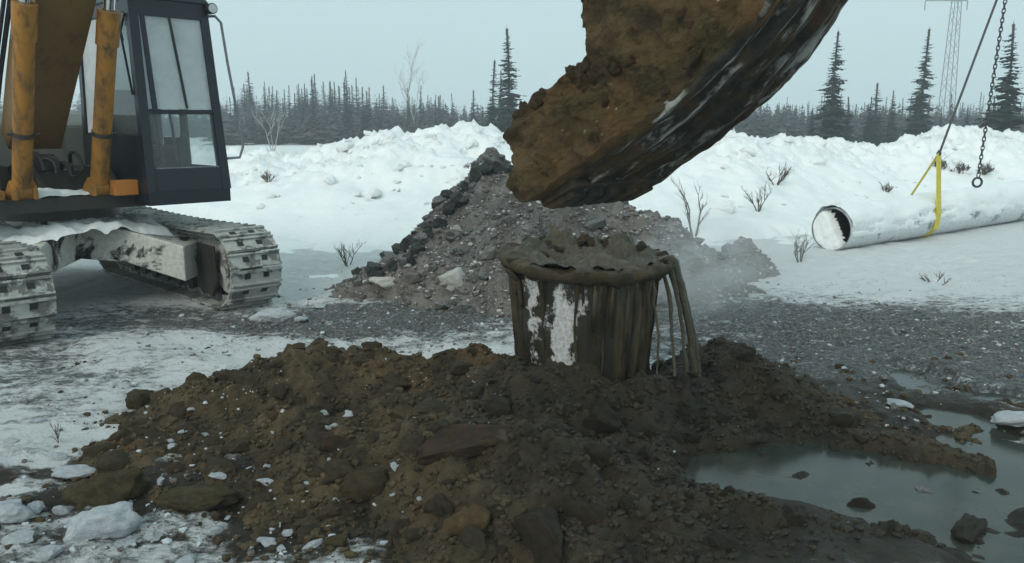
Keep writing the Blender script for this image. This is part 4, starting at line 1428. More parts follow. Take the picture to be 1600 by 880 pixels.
# seat, console and levers
b = MB()
b.box((0.0, 0.72, 1.70), (0.50, 1.20, 1.86))
b.box((-0.12, 0.72, 1.84), (0.06, 1.20, 2.52), (-0.1, -0.12, 0.03, -0.03))
b.box((0.10, 0.80, 1.38), (0.40, 1.12, 1.70))
b.build('seat', M['black'], cab, bevel=0.04)
b = MB()
b.box((0.15, 0.52, 1.38), (0.75, 0.68, 2.02))
b.box((0.15, 1.22, 1.38), (0.60, 1.34, 1.95))
b.tube([(0.62, 0.60, 2.0), (0.68, 0.60, 2.2), (0.66, 0.60, 2.3)], 0.02)
b.tube([(0.55, 1.28, 1.95), (0.62, 1.28, 2.2), (0.60, 1.28, 2.3)], 0.02)
b.tube([(0.98, 0.85, 1.4), (0.90, 0.85, 2.05), (0.85, 0.85, 2.22)], 0.018)
b.tube([(0.98, 1.02, 1.4), (0.90, 1.02, 2.05), (0.85, 1.02, 2.22)], 0.018)
b.build('control_console', M['black'], cab, bevel=0.01)

# --- boom, cylinders, arm
def poly_thick(path, hs):
    """outline (x,z) of a plate that follows a path with a depth at each point"""
    up, dn = [], []
    for i, (x, z) in enumerate(path):
        a, c = path[max(i - 1, 0)], path[min(i + 1, len(path) - 1)]
        dx, dz = c[0] - a[0], c[1] - a[1]
        l = math.hypot(dx, dz)
        nx, nz = -dz / l, dx / l
        up.append((x + nx * hs[i] / 2, z + nz * hs[i] / 2))
        dn.append((x - nx * hs[i] / 2, z - nz * hs[i] / 2))
    return up + dn[::-1]


BO = -0.26                                        # the boom stands off centre, away from the cab
BP = [(0.12, 1.92), (0.55, 2.45), (1.5, 3.55), (2.4, 4.45), (3.1, 4.85), (4.2, 4.85), (5.6, 4.45)]
b = MB()
b.prism(poly_thick(BP, [0.30, 0.42, 0.62, 0.80, 0.78, 0.60, 0.36]), BO - 0.27, BO + 0.27)
b.build('boom', M['brown'], ex, bevel=0.015)
for y, nm in ((BO - 0.38, 0), (BO + 0.38, 1)):
    p0, p1 = Vector((0.98, y, 1.43)), Vector((2.12, y, 4.30))
    d = (p1 - p0).normalized()
    L = (p1 - p0).length
    b = MB()
    b.cyl(p0 + d * 0.06, p0 + d * 1.62, 0.095, 24)
    b.cyl(p0 + d * 1.58, p0 + d * 1.93, 0.112, 24)
    b.cyl(p0 + Vector((0, -0.07, 0)), p0 + Vector((0, 0.07, 0)), 0.10, 20)
    c = b.build('boom_cylinder', M['yellow'], ex, True)
    b = MB()
    b.cyl(p0 + d * 1.9, p1 - d * 0.1, 0.055, 20)
    b.cyl(p1 + Vector((0, -0.06, 0)), p1 + Vector((0, 0.06, 0)), 0.10, 20)
    b.build('rod', M['chrome'], c, True)
    b = MB()
    b.cyl(p0 + d * 0.60, p0 + d * 0.645, 0.106, 24)
    b.tube([p0 + d * 0.62 + Vector((0.02, -0.15, 0)), p0 + d * 0.62 + Vector((0.02, 0.15, 0))], 0.014, 6)
    b.build('clamp', M['dark'], c, True)
    b = MB()
    b.prism([(0.72, 1.34), (1.12, 1.34), (1.10, 1.46), (0.98, 1.54), (0.86, 1.46)], y - 0.115, y - 0.075)
    b.prism([(0.72, 1.34), (1.12, 1.34), (1.10, 1.46), (0.98, 1.54), (0.86, 1.46)], y + 0.075, y + 0.115)
    b.build('pin_bracket', M['yellow'], c, bevel=0.006)
# hydraulic line along the boom side
b = MB()
for q, r_ in ((0.30, 0.026), (0.355, 0.022)):
    b.tube([(-0.25, BO - q, 1.5), (-0.12, BO - q, 2.0), (0.35, BO - q, 2.62), (1.3, BO - q, 3.70), (2.2, BO - q, 4.60)], r_, 8)
b.build('hydraulic_line', M['black'], ex, True)

# --- bucket: the side plate lies in the plane Y = BY0 of the machine frame
BY0, BY1 = BO - 0.30, BO + 0.32


def on_plane(px, py, yl_):
    """machine-frame (x, z) of a photo pixel on the plane Y = yl_"""
    r = ray(px, py)
    o = to_local(Vector((0, 0, CAM_H)))
    c, s = math.cos(EA), math.sin(EA)
    d = Vector((c * r.x + s * r.y, -s * r.x + c * r.y, r.z))
    k = (yl_ - o.y) / d.y
    q = o + d * k
    return (q.x, q.z)


edge_px = [(838, 312), (822, 302), (816, 282), (828, 262), (815, 236), (801, 210), (806, 188), (835, 160), (878, 127), (914, 101), (917, 60), (912, 20), (909, -20)]
wrap_px = [(848, 313), (878, 292), (910, 267), (940, 248), (972, 228), (1006, 204), (1041, 178), (1088, 135), (1146, 77), (1192, 31), (1211, 4), (1228, -25)]
E = [on_plane(a, c, BY0) for a, c in edge_px]
W = [on_plane(a, c, BY0) for a, c in wrap_px]
# beyond the frame the plates run on up to the hinge
E += [(E[-1][0] - 0.02, E[-1][1] + 0.15), (E[-1][0] + 0.03, E[-1][1] + 0.40)]
W += [(W[-1][0] + 0.06, W[-1][1] + 0.13), (W[-1][0] + 0.03, W[-1][1] + 0.34), (W[-1][0] - 0.28, W[-1][1] + 0.62)]


def resample(P, n):
    P = np.array(P)
    d = np.concatenate([[0], np.cumsum(np.linalg.norm(np.diff(P, axis=0), axis=1))])
    t = np.linspace(0, d[-1], n)
    return np.stack([np.interp(t, d, P[:, 0]), np.interp(t, d, P[:, 1])], -1)


def smooth(P, it=2):
    P = P.copy()
    for _ in range(it):
        P[1:-1] = 0.25 * P[:-2] + 0.5 * P[1:-1] + 0.25 * P[2:]
    return P


NS = 170
Er, Wr = smooth(resample(E, NS), 1), smooth(resample(W, NS), 6)
bk = empty('bucket', (0, 0, 0), 0, ex)
tag(bk, 'raised digging bucket caked in orange-brown mud')
BW = (BY1 - BY0) * (1 - 0.34 * sstep(0.08, 0.75, np.linspace(0, 1, NS)))[:, None]      # narrower towards the hinge
for side, yb, sg in ((0, BY0, -1), (1, BY0 + BW, 1)):
    NT_ = 130
    tt = np.linspace(0, 1, NT_)[None, :]
    PX = Er[:, 0:1] * (1 - tt) + Wr[:, 0:1] * tt
    PZ = Er[:, 1:2] * (1 - tt) + Wr[:, 1:2] * tt
    rim = np.minimum(tt, 1 - tt)
    rimw = sstep(0, 0.06, rim) + 0 * PX
    nz = 0.050 * fbm(PX * 3.2, PZ * 3.2, 3.0 + side, 6, 0.6) + 0.050 * ridged(PX * 5, PZ * 5, 1.0, 5) - 0.02 + 0.020 * np.maximum(fbm(PX * 15, PZ * 15, 2.0, 4, 0.6), -0.2)
    offs = 0.035 * rimw + nz * (0.25 + 0.75 * rimw)
    lipg = np.exp(-((PX - Er[20, 0]) ** 2 + (PZ - Er[20, 1]) ** 2) / 0.05)
    offs = offs + 0.05 * lipg
    jag = 0.022 * fbm(PX * 14, PZ * 14, 5.0, 4, 0.6) * sstep(0.12, 0.0, tt)
    V1 = np.stack([PX + jag, yb + sg * np.maximum(offs, 0.0), PZ + jag], -1).reshape(-1, 3)
    V2 = np.stack([PX + jag, yb - sg * 0.03 + 0 * PX, PZ + jag], -1).reshape(-1, 3)
    F1 = grid_faces(NS, NT_)
    n0 = NS * NT_
    F = F1.tolist() + (F1[:, ::-1] + n0).tolist()
    for j in (0, NT_ - 1):
        for i in range(NS - 1):
            F.append([i * NT_ + j, (i + 1) * NT_ + j, n0 + (i + 1) * NT_ + j, n0 + i * NT_ + j])
    for i in (0, NS - 1):
        for j in range(NT_ - 1):
            F.append([i * NT_ + j, i * NT_ + j + 1, n0 + i * NT_ + j + 1, n0 + i * NT_ + j])
    o = add_mesh('side_plate', np.concatenate([V1, V2]), F, M['mudwall'], bk, True)
    bm = bmesh.new()
    bm.from_mesh(o.data)
    bmesh.ops.recalc_face_normals(bm, faces=bm.faces)
    bm.to_mesh(o.data)
    bm.free()
    tag(o, 'side plate plastered with orange-brown mud' if side == 0 else None)
# the curved shell, scraped in strips along the direction of digging
NA = 60
ac = np.linspace(0, 1, NA)[None, :]
tan = np.gradient(Wr, axis=0)
tan /= np.linalg.norm(tan, axis=1)[:, None]
nrm = np.stack([tan[:, 1], -tan[:, 0]], -1)                # away from the machine and down
sl = np.linspace(0, 1, NS)[:, None]
YY = BY0 - 0.012 + (BW + 0.024) * ac + 0 * sl
d = 0.010 * fbm(YY * 14, sl * 3 + 0 * YY, 2.0, 4) + 0.012 * fbm(YY * 5, sl * 12, 7.0, 4)
strip = np.zeros_like(d)
for c_, w_ in ((0.22, 0.05), (0.5, 0.05), (0.78, 0.05), (0.98, 0.04)):
    strip = np.maximum(strip, sstep(w_, w_ * 0.7, np.abs(ac - c_)) + 0 * sl)
d = d + 0.034 * strip
d = d * sstep(0, 0.05, sl)
outer = np.stack([Wr[:, 0:1] + nrm[:, 0:1] * d, YY, Wr[:, 1:2] + nrm[:, 1:2] * d], -1).reshape(-1, 3)
inner = np.stack([Wr[:, 0:1] - nrm[:, 0:1] * 0.035 + 0 * d, YY, Wr[:, 1:2] - nrm[:, 1:2] * 0.035 + 0 * d], -1).reshape(-1, 3)
F1 = grid_faces(NS, NA)
n0 = NS * NA
F = F1.tolist() + (F1[:, ::-1] + n0).tolist()
for j in (0, NA - 1):
    F += [[i * NA + j, (i + 1) * NA + j, n0 + (i + 1) * NA + j, n0 + i * NA + j] for i in range(NS - 1)]
for i in (0, NS - 1):
    F += [[i * NA + j, i * NA + j + 1, n0 + i * NA + j + 1, n0 + i * NA + j] for j in range(NA - 1)]
o = add_mesh('shell', np.concatenate([outer, inner]), F, M['bsteel'], bk, True,
             {'along': np.tile((sl + 0 * YY).ravel(), 2) * 3.0, 'across': np.tile((ac + 0 * sl).ravel(), 2)})
bm = bmesh.new()
bm.from_mesh(o.data)
bmesh.ops.recalc_face_normals(bm, faces=bm.faces)
bm.to_mesh(o.data)
bm.free()
tag(o, 'dark scraped steel shell with pale streaks')
# cutting lip and worn teeth
lx, lz = Wr[0]
dx, dz = Wr[0] - Wr[6]
l = math.hypot(dx, dz)
dx, dz = dx / l, dz / l
b = MB()
pl = poly_thick([(lx - dx * 0.20, lz - dz * 0.20), (lx + dx * 0.005, lz + dz * 0.005)], [0.07, 0.045])
b.prism(pl, BY0 - 0.01, BY1 + 0.01)
b.build('cutting_edge', M['bsteel'], bk, bevel=0.008)
for i in range(5):
    y = BY0 + 0.06 + (BY1 - BY0 - 0.12) * i / 4
    b = MB()
    pl = poly_thick([(lx - dx * 0.16, lz - dz * 0.16 - 0.012), (lx - dx * 0.02, lz - dz * 0.02 - 0.012), (lx + dx * (0.03 + 0.012 * (i % 2)), lz + dz * 0.03)], [0.105, 0.085, 0.03])
    b.prism(pl, y - 0.045, y + 0.045)
    b.build('tooth', M['bsteel'], bk, bevel=0.01)
# soil still packed inside behind the lip
nu, nv = 50, 40
vs = []
for i in range(nu):
    for j in range(nv):
        u, v = i / (nu - 1), j / (nv - 1)
        k = int(4 + u * (NS * 0.62))
        p = Er[k] * 0.80 + Wr[k] * 0.20
        w = float(fbm(u * 7, v * 6, 3, 5))
        vs.append((p[0] + 0.05 * w, BY0 + 0.035 + (float(BW[k, 0]) - 0.07) * v, p[1] + 0.05 * w))
add_mesh('packed_soil', vs, grid_faces(nu, nv), M['mudwall'], bk, True)
rs = random.Random(31)
lumps = [lump_mesh('mud_clod', 170 + i, M['mudwall'], 3, 0.36, 4, 0.6) for i in range(4)]
for i in range(60):
    k = rs.randrange(6, int(NS * 0.8))
    t_ = rs.uniform(0.02, 0.95) if i > 22 else rs.uniform(0.0, 0.12)
    p = Er[k] * (1 - t_) + Wr[k] * t_
    r_ = rs.uniform(0.014, 0.036) if i > 8 else rs.uniform(0.03, 0.05)
    o = bpy.data.objects.new('mud_clod', lumps[i % 4])
    o.location = (p[0], BY0 - 0.028 - 0.2 * r_, p[1])
    o.rotation_euler = (rs.uniform(0, 6), rs.uniform(0, 6), rs.uniform(0, 6))
    o.scale = (r_ * 1.3, r_, r_ * 1.3)
    link(o, bk)
# hinge ears above the frame, then the arm and its linkage
HX, HZ = Er[-1][0] + 0.12, Er[-1][1] + 0.02
b = MB()
for y in (BO - 0.17, BO + 0.17):
    b.prism([(HX - 0.14, HZ - 0.10), (HX + 0.50, HZ + 0.02), (HX + 0.42, HZ + 0.28), (HX + 0.02, HZ + 0.18), (HX - 0.12, HZ + 0.10)], y - 0.025, y + 0.025)
b.prism([(HX - 0.14, HZ - 0.12), (HX + 0.55, HZ - 0.04), (HX + 0.55, HZ + 0.01), (HX - 0.14, HZ - 0.07)], BY0 + 0.01, BY0 + float(BW[-1, 0]) - 0.01)
b.build('hinge_ear', M['mudwall'], bk, bevel=0.01)
AP = [(5.05, 4.85), (5.6, 4.45), (7.0, 3.72), (HX, HZ + 0.03)]
b = MB()
b.prism(poly_thick(AP, [0.35, 0.62, 0.42, 0.24]), BO - 0.14, BO + 0.14)
b.build('arm', M['yellow'], ex, bevel=0.015)
b = MB()
b.cyl((5.55, BO, 4.85), (7.0, BO, 4.15), 0.075, 20)
b.build('bucket_cylinder', M['yellow'], ex, True)
b = MB()
b.cyl((7.0, BO, 4.15), (HX - 0.35, BO, HZ + 0.52), 0.045, 16)
b.build('bucket_rod', M['chrome'], ex, True)
b = MB()
for y in (BO - 0.20, BO + 0.20):
    b.bar((HX - 0.50, y, HZ + 0.22), (HX - 0.35, y, HZ + 0.55), 0.03, 0.10, (1, 0, 0))
    b.bar((HX - 0.35, y, HZ + 0.52), (HX + 0.30, y, HZ + 0.20), 0.03, 0.10, (0, 0, 1))
b.build('bucket_link', M['dark'], ex, bevel=0.01)
b = MB()
b.cyl((2.9, BO, 5.45), (4.6, BO, 5.25), 0.085, 20)
b.cyl((4.6, BO, 5.25), (5.1, BO, 5.0), 0.05, 16)
b.prism([(2.65, 5.10), (3.05, 5.20), (3.0, 5.55), (2.8, 5.55)], BO - 0.12, BO + 0.12)
b.build('arm_cylinder', M['yellow'], ex, True)

# ------------------------------------------------------------------ the pipe in its sling
PR = 0.365
pa = gnd(1296, 392)
pb = gnd(1640, 336)
pa.z = pb.z = 0.0
dirp = (pb - pa).normalized()
pipe = empty('steel_pipe', (pa.x, pa.y, PR + 0.0), math.atan2(dirp.y, dirp.x))
tag(pipe, 'long large-bore steel pipe crusted with snow lying before the snow bank', 'pipe')
PL = 14.0
n = 48
vs = []
for i in range(41):
    for j in range(n):
        th = 2 * math.pi * j / n
        vs.append((PL * i / 40, PR * math.cos(th), PR * math.sin(th)))
add_mesh('pipe_wall', vs, grid_faces(41, n, True)[:, ::-1], M['steelpipe'], pipe, True)
vs = []
for i in range(13):
    for j in range(n):
        th = 2 * math.pi * j / n
        vs.append((6.0 * i / 12, (PR - 0.014) * math.cos(th), (PR - 0.014) * math.sin(th)))
add_mesh('pipe_bore', vs, grid_faces(13, n, True), M['pipein'], pipe, True)
vs = []
for r_ in (PR, PR - 0.014):
    for j in range(n):
        th = 2 * math.pi * j / n
        vs.append((-0.001, r_ * math.cos(th), r_ * math.sin(th)))
add_mesh('pipe_end', vs, grid_faces(2, n, True), M['galv'], pipe, True)
# snow drifted into the mouth (fills all but the upper right of the bore)
vs, sn = [], []
nr = 24
for i in range(nr):
    for j in range(n):
        th = 2 * math.pi * j / n
        r = (PR - 0.016) * (i + 0.02) / (nr - 1)
        y, z = r * math.cos(th), r * math.sin(th)
        s = (y * -0.86 + z * 0.50) / PR                    # grows towards the open side of the mouth
        s += 0.10 * float(fbm(y * 3, z * 3, 2, 2))
        x = 0.015 + 0.9 * max(0.0, s + 0.02) ** 1.2 + 0.02 * float(fbm(y * 9, z * 9, 5, 3))
        vs.append((x, y, z))
        sn.append(s)
F = grid_faces(nr, n, True)
F = F[(np.array(sn)[F] < 0.22).all(axis=1)]              # the rest of the mouth gapes open
o = add_mesh('drifted_snow', vs, F, M['snow'], pipe, True)
bm = bmesh.new()
bm.from_mesh(o.data)
bmesh.ops.delete(bm, geom=[v for v in bm.verts if not v.link_faces], context='VERTS')
bm.to_mesh(o.data)
bm.free()
# snow lying along the top
xs, ths = np.linspace(0.02, PL, 220), np.linspace(R(15), R(196), 34)
Xp, Tp = np.meshgrid(xs, ths, indexing='ij')
thk = 0.045 * np.sin(np.clip((Tp - R(15)) / R(181), 0, 1) * math.pi) ** 0.6 * (0.8 + 0.9 * fbm(Xp * 1.5, Tp * 2, 3, 4)) + 0.10 * sstep(1.5, 6, Xp) * sstep(R(15), R(70), Tp) * sstep(R(172), R(120), Tp)
cut = fbm(Xp * 1.1, Tp * 2.4, 11, 4)
thk = np.where((Tp > R(150)) & (cut > 0.1 - 0.5 * (Tp - R(172))) | (Tp < R(30)) & (cut < -0.05), -0.01, thk)
rp = PR + np.maximum(thk, -0.01)
add_mesh('snow_cover', np.stack([Xp, rp * np.cos(Tp), rp * np.sin(Tp)], -1).reshape(-1, 3), grid_faces(220, 34), M['snow'], pipe, True)


def pipe_pt(px, py_hint=None):
    """distance along the pipe at which its axis is seen at column px"""
    best, bd = 0, 1e9
    for k in range(0, 1400):
        p = pa + dirp * (k * 0.01)
        p.z = PR
        q = p - Vector((0, 0, CAM_H))
        d_ = q.dot(_f)
        x = 800 + FPX * q.x / d_
        if abs(x - px) < bd:
            best, bd = k * 0.01, abs(x - px)
    return best


# yellow sling: a choked loop round the pipe and its two legs up to the rope
ks = pipe_pt(1434)
sp0 = pa + dirp * ks
top = at(1467, 240, sp0.y)
side = Vector((-dirp.y, dirp.x, 0))
b = MB()
sec = []
for j in range(25):
    th = R(-80) + R(340) * j / 24
    c_ = sp0 + Vector((0, 0, PR)) + (side * math.cos(th) + Vector((0, 0, 1)) * math.sin(th)) * (PR + 0.012)
    sec.append(c_)
wv = dirp * 0.085


def ribbon(b, pts, wvec, th_):
    vs = []
    for i, p in enumerate(pts):
        t = (pts[min(i + 1, len(pts) - 1)] - pts[max(i - 1, 0)]).normalized()
        nn = t.cross(wvec).normalized() * th_
        vs += [p - wvec - nn, p + wvec - nn, p + wvec + nn, p - wvec + nn]
    b.add(vs, grid_faces(len(pts), 4, True).tolist() + [[0, 1, 2, 3], [len(vs) - 4 + q for q in range(4)]])


sling = MB()
ribbon(sling, sec, wv, 0.006)
near = sp0 + Vector((0, 0, PR)) - side * (PR + 0.02)
nearlow = near + Vector((0, 0, -0.18)) - dirp * 0.05
ribbon(sling, [nearlow, near + Vector((0, 0, 0.1)), near.lerp(top, 0.5), top], wv * 1.0, 0.006)
far = at(1424, 305, sp0.y + 0.5)
ribbon(sling, [far, far.lerp(top, 0.5), top], dirp * 0.04, 0.006)
o = sling.build('lifting_sling', M['strap'], None)
tag(o, 'yellow webbing sling looped round the snow-crusted pipe', 'sling')
hook = at(1580, -60, sp0.y + 0.2)
b = MB()
b.tube([top + Vector((0, 0, -0.03)), top.lerp(hook, 0.5), hook], 0.022, 8)
b.tube([top + Vector((0.0, 0, 0.06)), top + Vector((0.04, 0, 0.0)), top + Vector((0, 0, -0.06)), top + Vector((-0.04, 0, 0)), top + Vector((0, 0, 0.06))], 0.014, 6)
o = b.build('wire_rope', M['cable'], None, True)
tag(o, 'slanting steel wire rope that holds the yellow sling', 'rope')
# chain: alternating links down to an open ring
ce = at(1527, 285, sp0.y)
ch = empty('lifting_chain', ce)
tag(ch, 'dark lifting chain hanging free with a ring at its end', 'chain')
L = (hook - ce).length
dirc = (hook - ce).normalized()
a1 = dirc.orthogonal().normalized()
a2 = dirc.cross(a1)
nl = int(L / 0.085)
b = MB()
for i in range(nl):
    c_ = dirc * (0.10 + (i + 0.5) * (L - 0.1) / nl)
    ax = a1 if i % 2 else a2
    pts = [c_ + dirc * (0.058 * math.sin(k * math.pi / 4)) + ax * (0.028 * math.cos(k * math.pi / 4)) for k in range(9)]
    b.tube(pts, 0.011, 5, False)
o = b.build('links', M['cable'], ch, True)
o['kind'] = 'stuff'
b = MB()
b.tube([Vector((0.085 * math.cos(k * math.pi / 8), 0, 0.085 * math.sin(k * math.pi / 8))) for k in range(17)], 0.022, 8, False)
b.build('ring', M['cable'], ch, True)
# hook block up out of view, on its own fall rope
b = MB()
b.box((-0.12, -0.10, 0.0), (0.12, 0.10, 0.42))
b.tube([(0, 0, 0), (0.0, 0, -0.10), (0.09, 0, -0.18), (0.05, 0, -0.27), (-0.05, 0, -0.25), (-0.08, 0, -0.17)], 0.03, 8)
b.cyl((-0.05, 0, 0.42), (-0.05, 0, 7.0), 0.014, 8)
b.cyl((0.05, 0, 0.42), (0.05, 0, 7.0), 0.014, 8)
o = b.build('hook_block', M['dark'], None)
o.location = hook + Vector((0, 0, 0.12))
tag(o, 'crane hook block from which the rope and the chain hang', 'hook block')

# ------------------------------------------------------------------ trees
def spruce_mesh(seed, h, w, narrow=0.5, density=1.0, start=0.06):
    rs = random.Random(seed)
    V, F = [], []
    z = h * start
    k = 0
    while z < h * 0.985:
        t = z / h
        prof = (1 - t) ** 0.85 * (0.55 + 0.45 * min(1, t * 6))
        L0 = w * prof * rs.uniform(0.75, 1.15) + 0.05 * w
        nb = max(4, int((9 - 4 * t) * density))
        ph = rs.uniform(0, 6.28)
        for q in range(nb):
            a = ph + 6.283 * q / nb + rs.uniform(-0.3, 0.3)
            L = L0 * rs.choice([rs.uniform(0.35, 0.8), rs.uniform(0.7, 1.25)])
            if rs.random() < 0.08:
                continue
            ca, sa = math.cos(a), math.sin(a)
            droop = rs.uniform(0.15, 0.5) * (1 - t * 0.8)
            zc = z + rs.uniform(-0.02, 0.02) * h
            segs = 3
            wd = L * rs.uniform(0.28, 0.45)
            prev = None
            for s in range(segs):
                f0, f1 = s / segs, (s + 1) / segs
                x0, x1 = L * f0, L * f1
                z0, z1 = zc - droop * L * f0 ** 1.3, zc - droop * L * f1 ** 1.3 + (0.06 * L if s == segs - 1 else 0)
                w0, w1 = wd * (0.35 + 0.65 * math.sin(f0 * 2.6)), wd * (0.35 + 0.65 * math.sin(f1 * 2.6)) * (0.25 if s == segs - 1 else 1)
                for sg in (1, -1):
                    bi = len(V)
                    jit = rs.uniform(-0.08, 0.08) * L
                    hang = 0.35 * w1
                    pts = [(x0, 0, z0), (x1, 0, z1), (x1 + jit - 0.12 * L, sg * w1, z1 - hang), (x0 + jit, sg * w0, z0 - hang)]
                    V.extend((px * ca - py * sa, px * sa + py * ca, pz) for px, py, pz in pts)
                    F.append((bi, bi + 1, bi + 2))
                    F.append((bi, bi + 2, bi + 3))
        z += h * rs.uniform(0.009, 0.036) / density
        k += 1
    # leader
    bi = len(V)
    V += [(0.02 * w, 0, h * 0.95), (-0.02 * w, 0.02 * w, h * 0.95), (0, -0.02 * w, h * 0.95), (0, 0, h * 1.02)]
    F += [(bi, bi + 1, bi + 3), (bi + 1, bi + 2, bi + 3), (bi + 2, bi, bi + 3)]
    return V, F


def mesh_data(name, V, F, mat):
    me = bpy.data.meshes.new(name)
    me.from_pydata([tuple(v) for v in V], [], [list(f) for f in F])
    me.materials.append(mat)
    me.update()
    return me


def trunk_data(h, r):
    b = MB()
    b.tube([(0, 0, -0.4), (0.01 * h, 0, h * 0.3), (0, 0.01 * h, h * 0.65), (0, 0, h * 0.98)], [r, r * 0.75, r * 0.4, 0.01], 7)
    me = mesh_data('trunk', b.v, b.f, M['bark'])
    return me


FARV = []
for i, (w, dn) in enumerate([(0.20, 1.0), (0.15, 1.0), (0.23, 1.0), (0.17, 0.9), (0.13, 1.0), (0.21, 0.9)]):
    V, F = spruce_mesh(300 + i, 1.0, w, density=dn, start=0.05)
    FARV.append((mesh_data('crown', V, F, M['needle_far']), trunk_data(1.0, 0.012)))
NEARV = []
for i, (w, dn) in enumerate([(0.19, 1.25), (0.25, 1.1), (0.17, 1.2)]):
    V, F = spruce_mesh(330 + i, 1.0, w, density=dn, start=0.03)
    NEARV.append((mesh_data('crown', V, F, M['needle']), trunk_data(1.0, 0.014)))


def tree(x, y, h, var, label, group=None, wide=1.0, name='spruce_tree', base=0.0):
    t = empty(name, (x, y, base), random.uniform(0, 6.28))
    t.rotation_euler = (random.gauss(0, 0.022), random.gauss(0, 0.022), random.uniform(0, 6.28))
    tag(t, label, 'tree', group)
    for nm, me in zip(('crown', 'trunk'), var):
        o = bpy.data.objects.new(nm, me)
        o.scale = (h * wide, h * wide, h)
        link(o, t)
    return t


def tree_px(px, ytop, d, var, label, wide=1.0):
    p = at(px, ytop, d)
    return tree(p.x, d, p.z, var, label, None, wide)


tree_px(797, 40, 62, NEARV[0], 'tallest dark spruce beside the bucket lip', 1.05)
tree_px(768, 92, 66, NEARV[2], 'slim spruce standing close against the tallest spruce', 1.1)
tree_px(783, 108, 70, NEARV[1], 'short broad spruce between the slim spruce and the tallest spruce', 0.7)
tree_px(741, 140, 80, NEARV[2], 'low thin spruce at the edge of the tall spruce pair', 1.1)
tree_px(1309, 45, 58, NEARV[1], 'tall open spruce right behind the bucket shell', 0.9)
tree_px(1447, 42, 62, NEARV[0], 'slender tall spruce in front of the power pylon', 0.95)
tree_px(1588, 32, 46, NEARV[1], 'full dark spruce behind the hanging chain', 0.95)
tree_px(1512, 170, 70, NEARV[1], 'small spruce between the wire rope and the chain', 0.9)
tree_px(1472, 176, 74, NEARV[2], 'tiny spruce below the pylon foot', 1.2)
tree_px(1375, 128, 72, NEARV[2], 'mid-height spruce between the two tall slender ones', 1.5)
tree_px(1360, 150, 68, NEARV[1], 'bushy low spruce close by the mid-height spruce', 1.0)
tree_px(1398, 140, 75, NEARV[1], 'pointed low spruce on the pylon side of the mid-height spruce', 0.9)
tree_px(1330, 150, 66, NEARV[0], 'small spruce right beside the open spruce', 1.2)
tree_px(1270, 168, 70, NEARV[1], 'squat snow-dusted spruce nearest to the bucket shell', 1.1)
tree_px(1555, 150, 60, NEARV[2], 'thin spruce just left of the full dark spruce', 1.2)
random.seed(5)
prof_x = [200, 340, 380, 420, 450, 500, 540, 580, 620, 660, 700, 730, 760, 860, 1000, 1180, 1250, 1350, 1450, 1600, 1750]
prof_y = [140, 150, 130, 135, 138, 128, 122, 140, 150, 150, 152, 158, 160, 160, 158, 158, 156, 158, 156, 152, 150]
ZONES = [(345, 470, 'thin spruce of the far treeline right beside the cab', 'treeline beside the cab'),
         (470, 640, 'thin spruce of the far treeline between the cab and the bare birch', 'treeline between cab and birch'),
         (640, 800, 'thin spruce of the far treeline between the bare birch and the tallest spruce', 'treeline between birch and tallest spruce'),
         (1140, 1300, 'thin spruce of the far treeline just behind the bucket shell', 'treeline behind the bucket shell'),
         (1300, 1450, 'thin spruce of the far treeline between the open spruce and the pylon', 'treeline before the pylon'),
         (1450, 1640, 'thin spruce of the far treeline between the pylon and the full dark spruce', 'treeline beyond the pylon')]
for za, zb, lab, grp in ZONES:
    for i in range(int((zb - za) / 4.2)):
        px = random.uniform(za, zb)
        d = random.uniform(95, 135)
        yt = np.interp(px, prof_x, prof_y) + random.choice([random.uniform(-6, 22), random.uniform(-14, 14), random.uniform(2, 30)])
        if random.random() < 0.10 and px < 760:
            yt -= random.uniform(8, 18)
        p = at(px, yt, d)
        tree(p.x, d, p.z, random.choice(FARV), lab, grp, random.uniform(0.6, 1.15))
# the mass of forest behind them
V, F, nv0 = [], [], 0
lib = [tuple(np.array(q) for q in spruce_mesh(400 + i, 1.0, 0.22, density=0.55)) for i in range(4)]
for i in range(1300):
    px = random.uniform(-250, 1950)
    d = random.uniform(135, 200)
    p = at(px, np.interp(px, prof_x, prof_y) + random.uniform(4, 32), d)
    h, w = p.z, random.uniform(1.1, 1.9)
    a = random.uniform(0, 6.28)
    v, f = lib[i % 4]
    x, y, z = v[:, 0], v[:, 1], v[:, 2]
    V.append(np.stack([(x * math.cos(a) - y * math.sin(a)) * h * w + p.x, (x * math.sin(a) + y * math.cos(a)) * h * w + d, z * h], -1))
    F.append(f + nv0)
    nv0 += len(v)
o = add_mesh('forest', np.concatenate(V), np.concatenate(F), M['needle_far'])
tag(o, 'hazy mass of conifer forest on the horizon', 'forest', kind='stuff')


V, F, nv0 = [], [], 0
for i in range(520):
    px = random.uniform(330, 1650)
    d = random.uniform(88, 130)
    p = at(px, random.uniform(160, 186), d)
    h, w = p.z, random.uniform(1.6, 2.8)
    a = random.uniform(0, 6.28)
    v, f = lib[i % 4]
    x, y, z = v[:, 0], v[:, 1], v[:, 2]
    z = z * (1 - 0.35 * np.hypot(x, y) / 0.22)
    V.append(np.stack([(x * math.cos(a) - y * math.sin(a)) * h * w + p.x, (x * math.sin(a) + y * math.cos(a)) * h * w + d, z * h], -1))
    F.append(f + nv0)
    nv0 += len(v)
o = add_mesh('undergrowth', np.concatenate(V), np.concatenate(F), M['brush'])
tag(o, 'grey leafless brush along the foot of the far treeline', 'brush', kind='stuff')


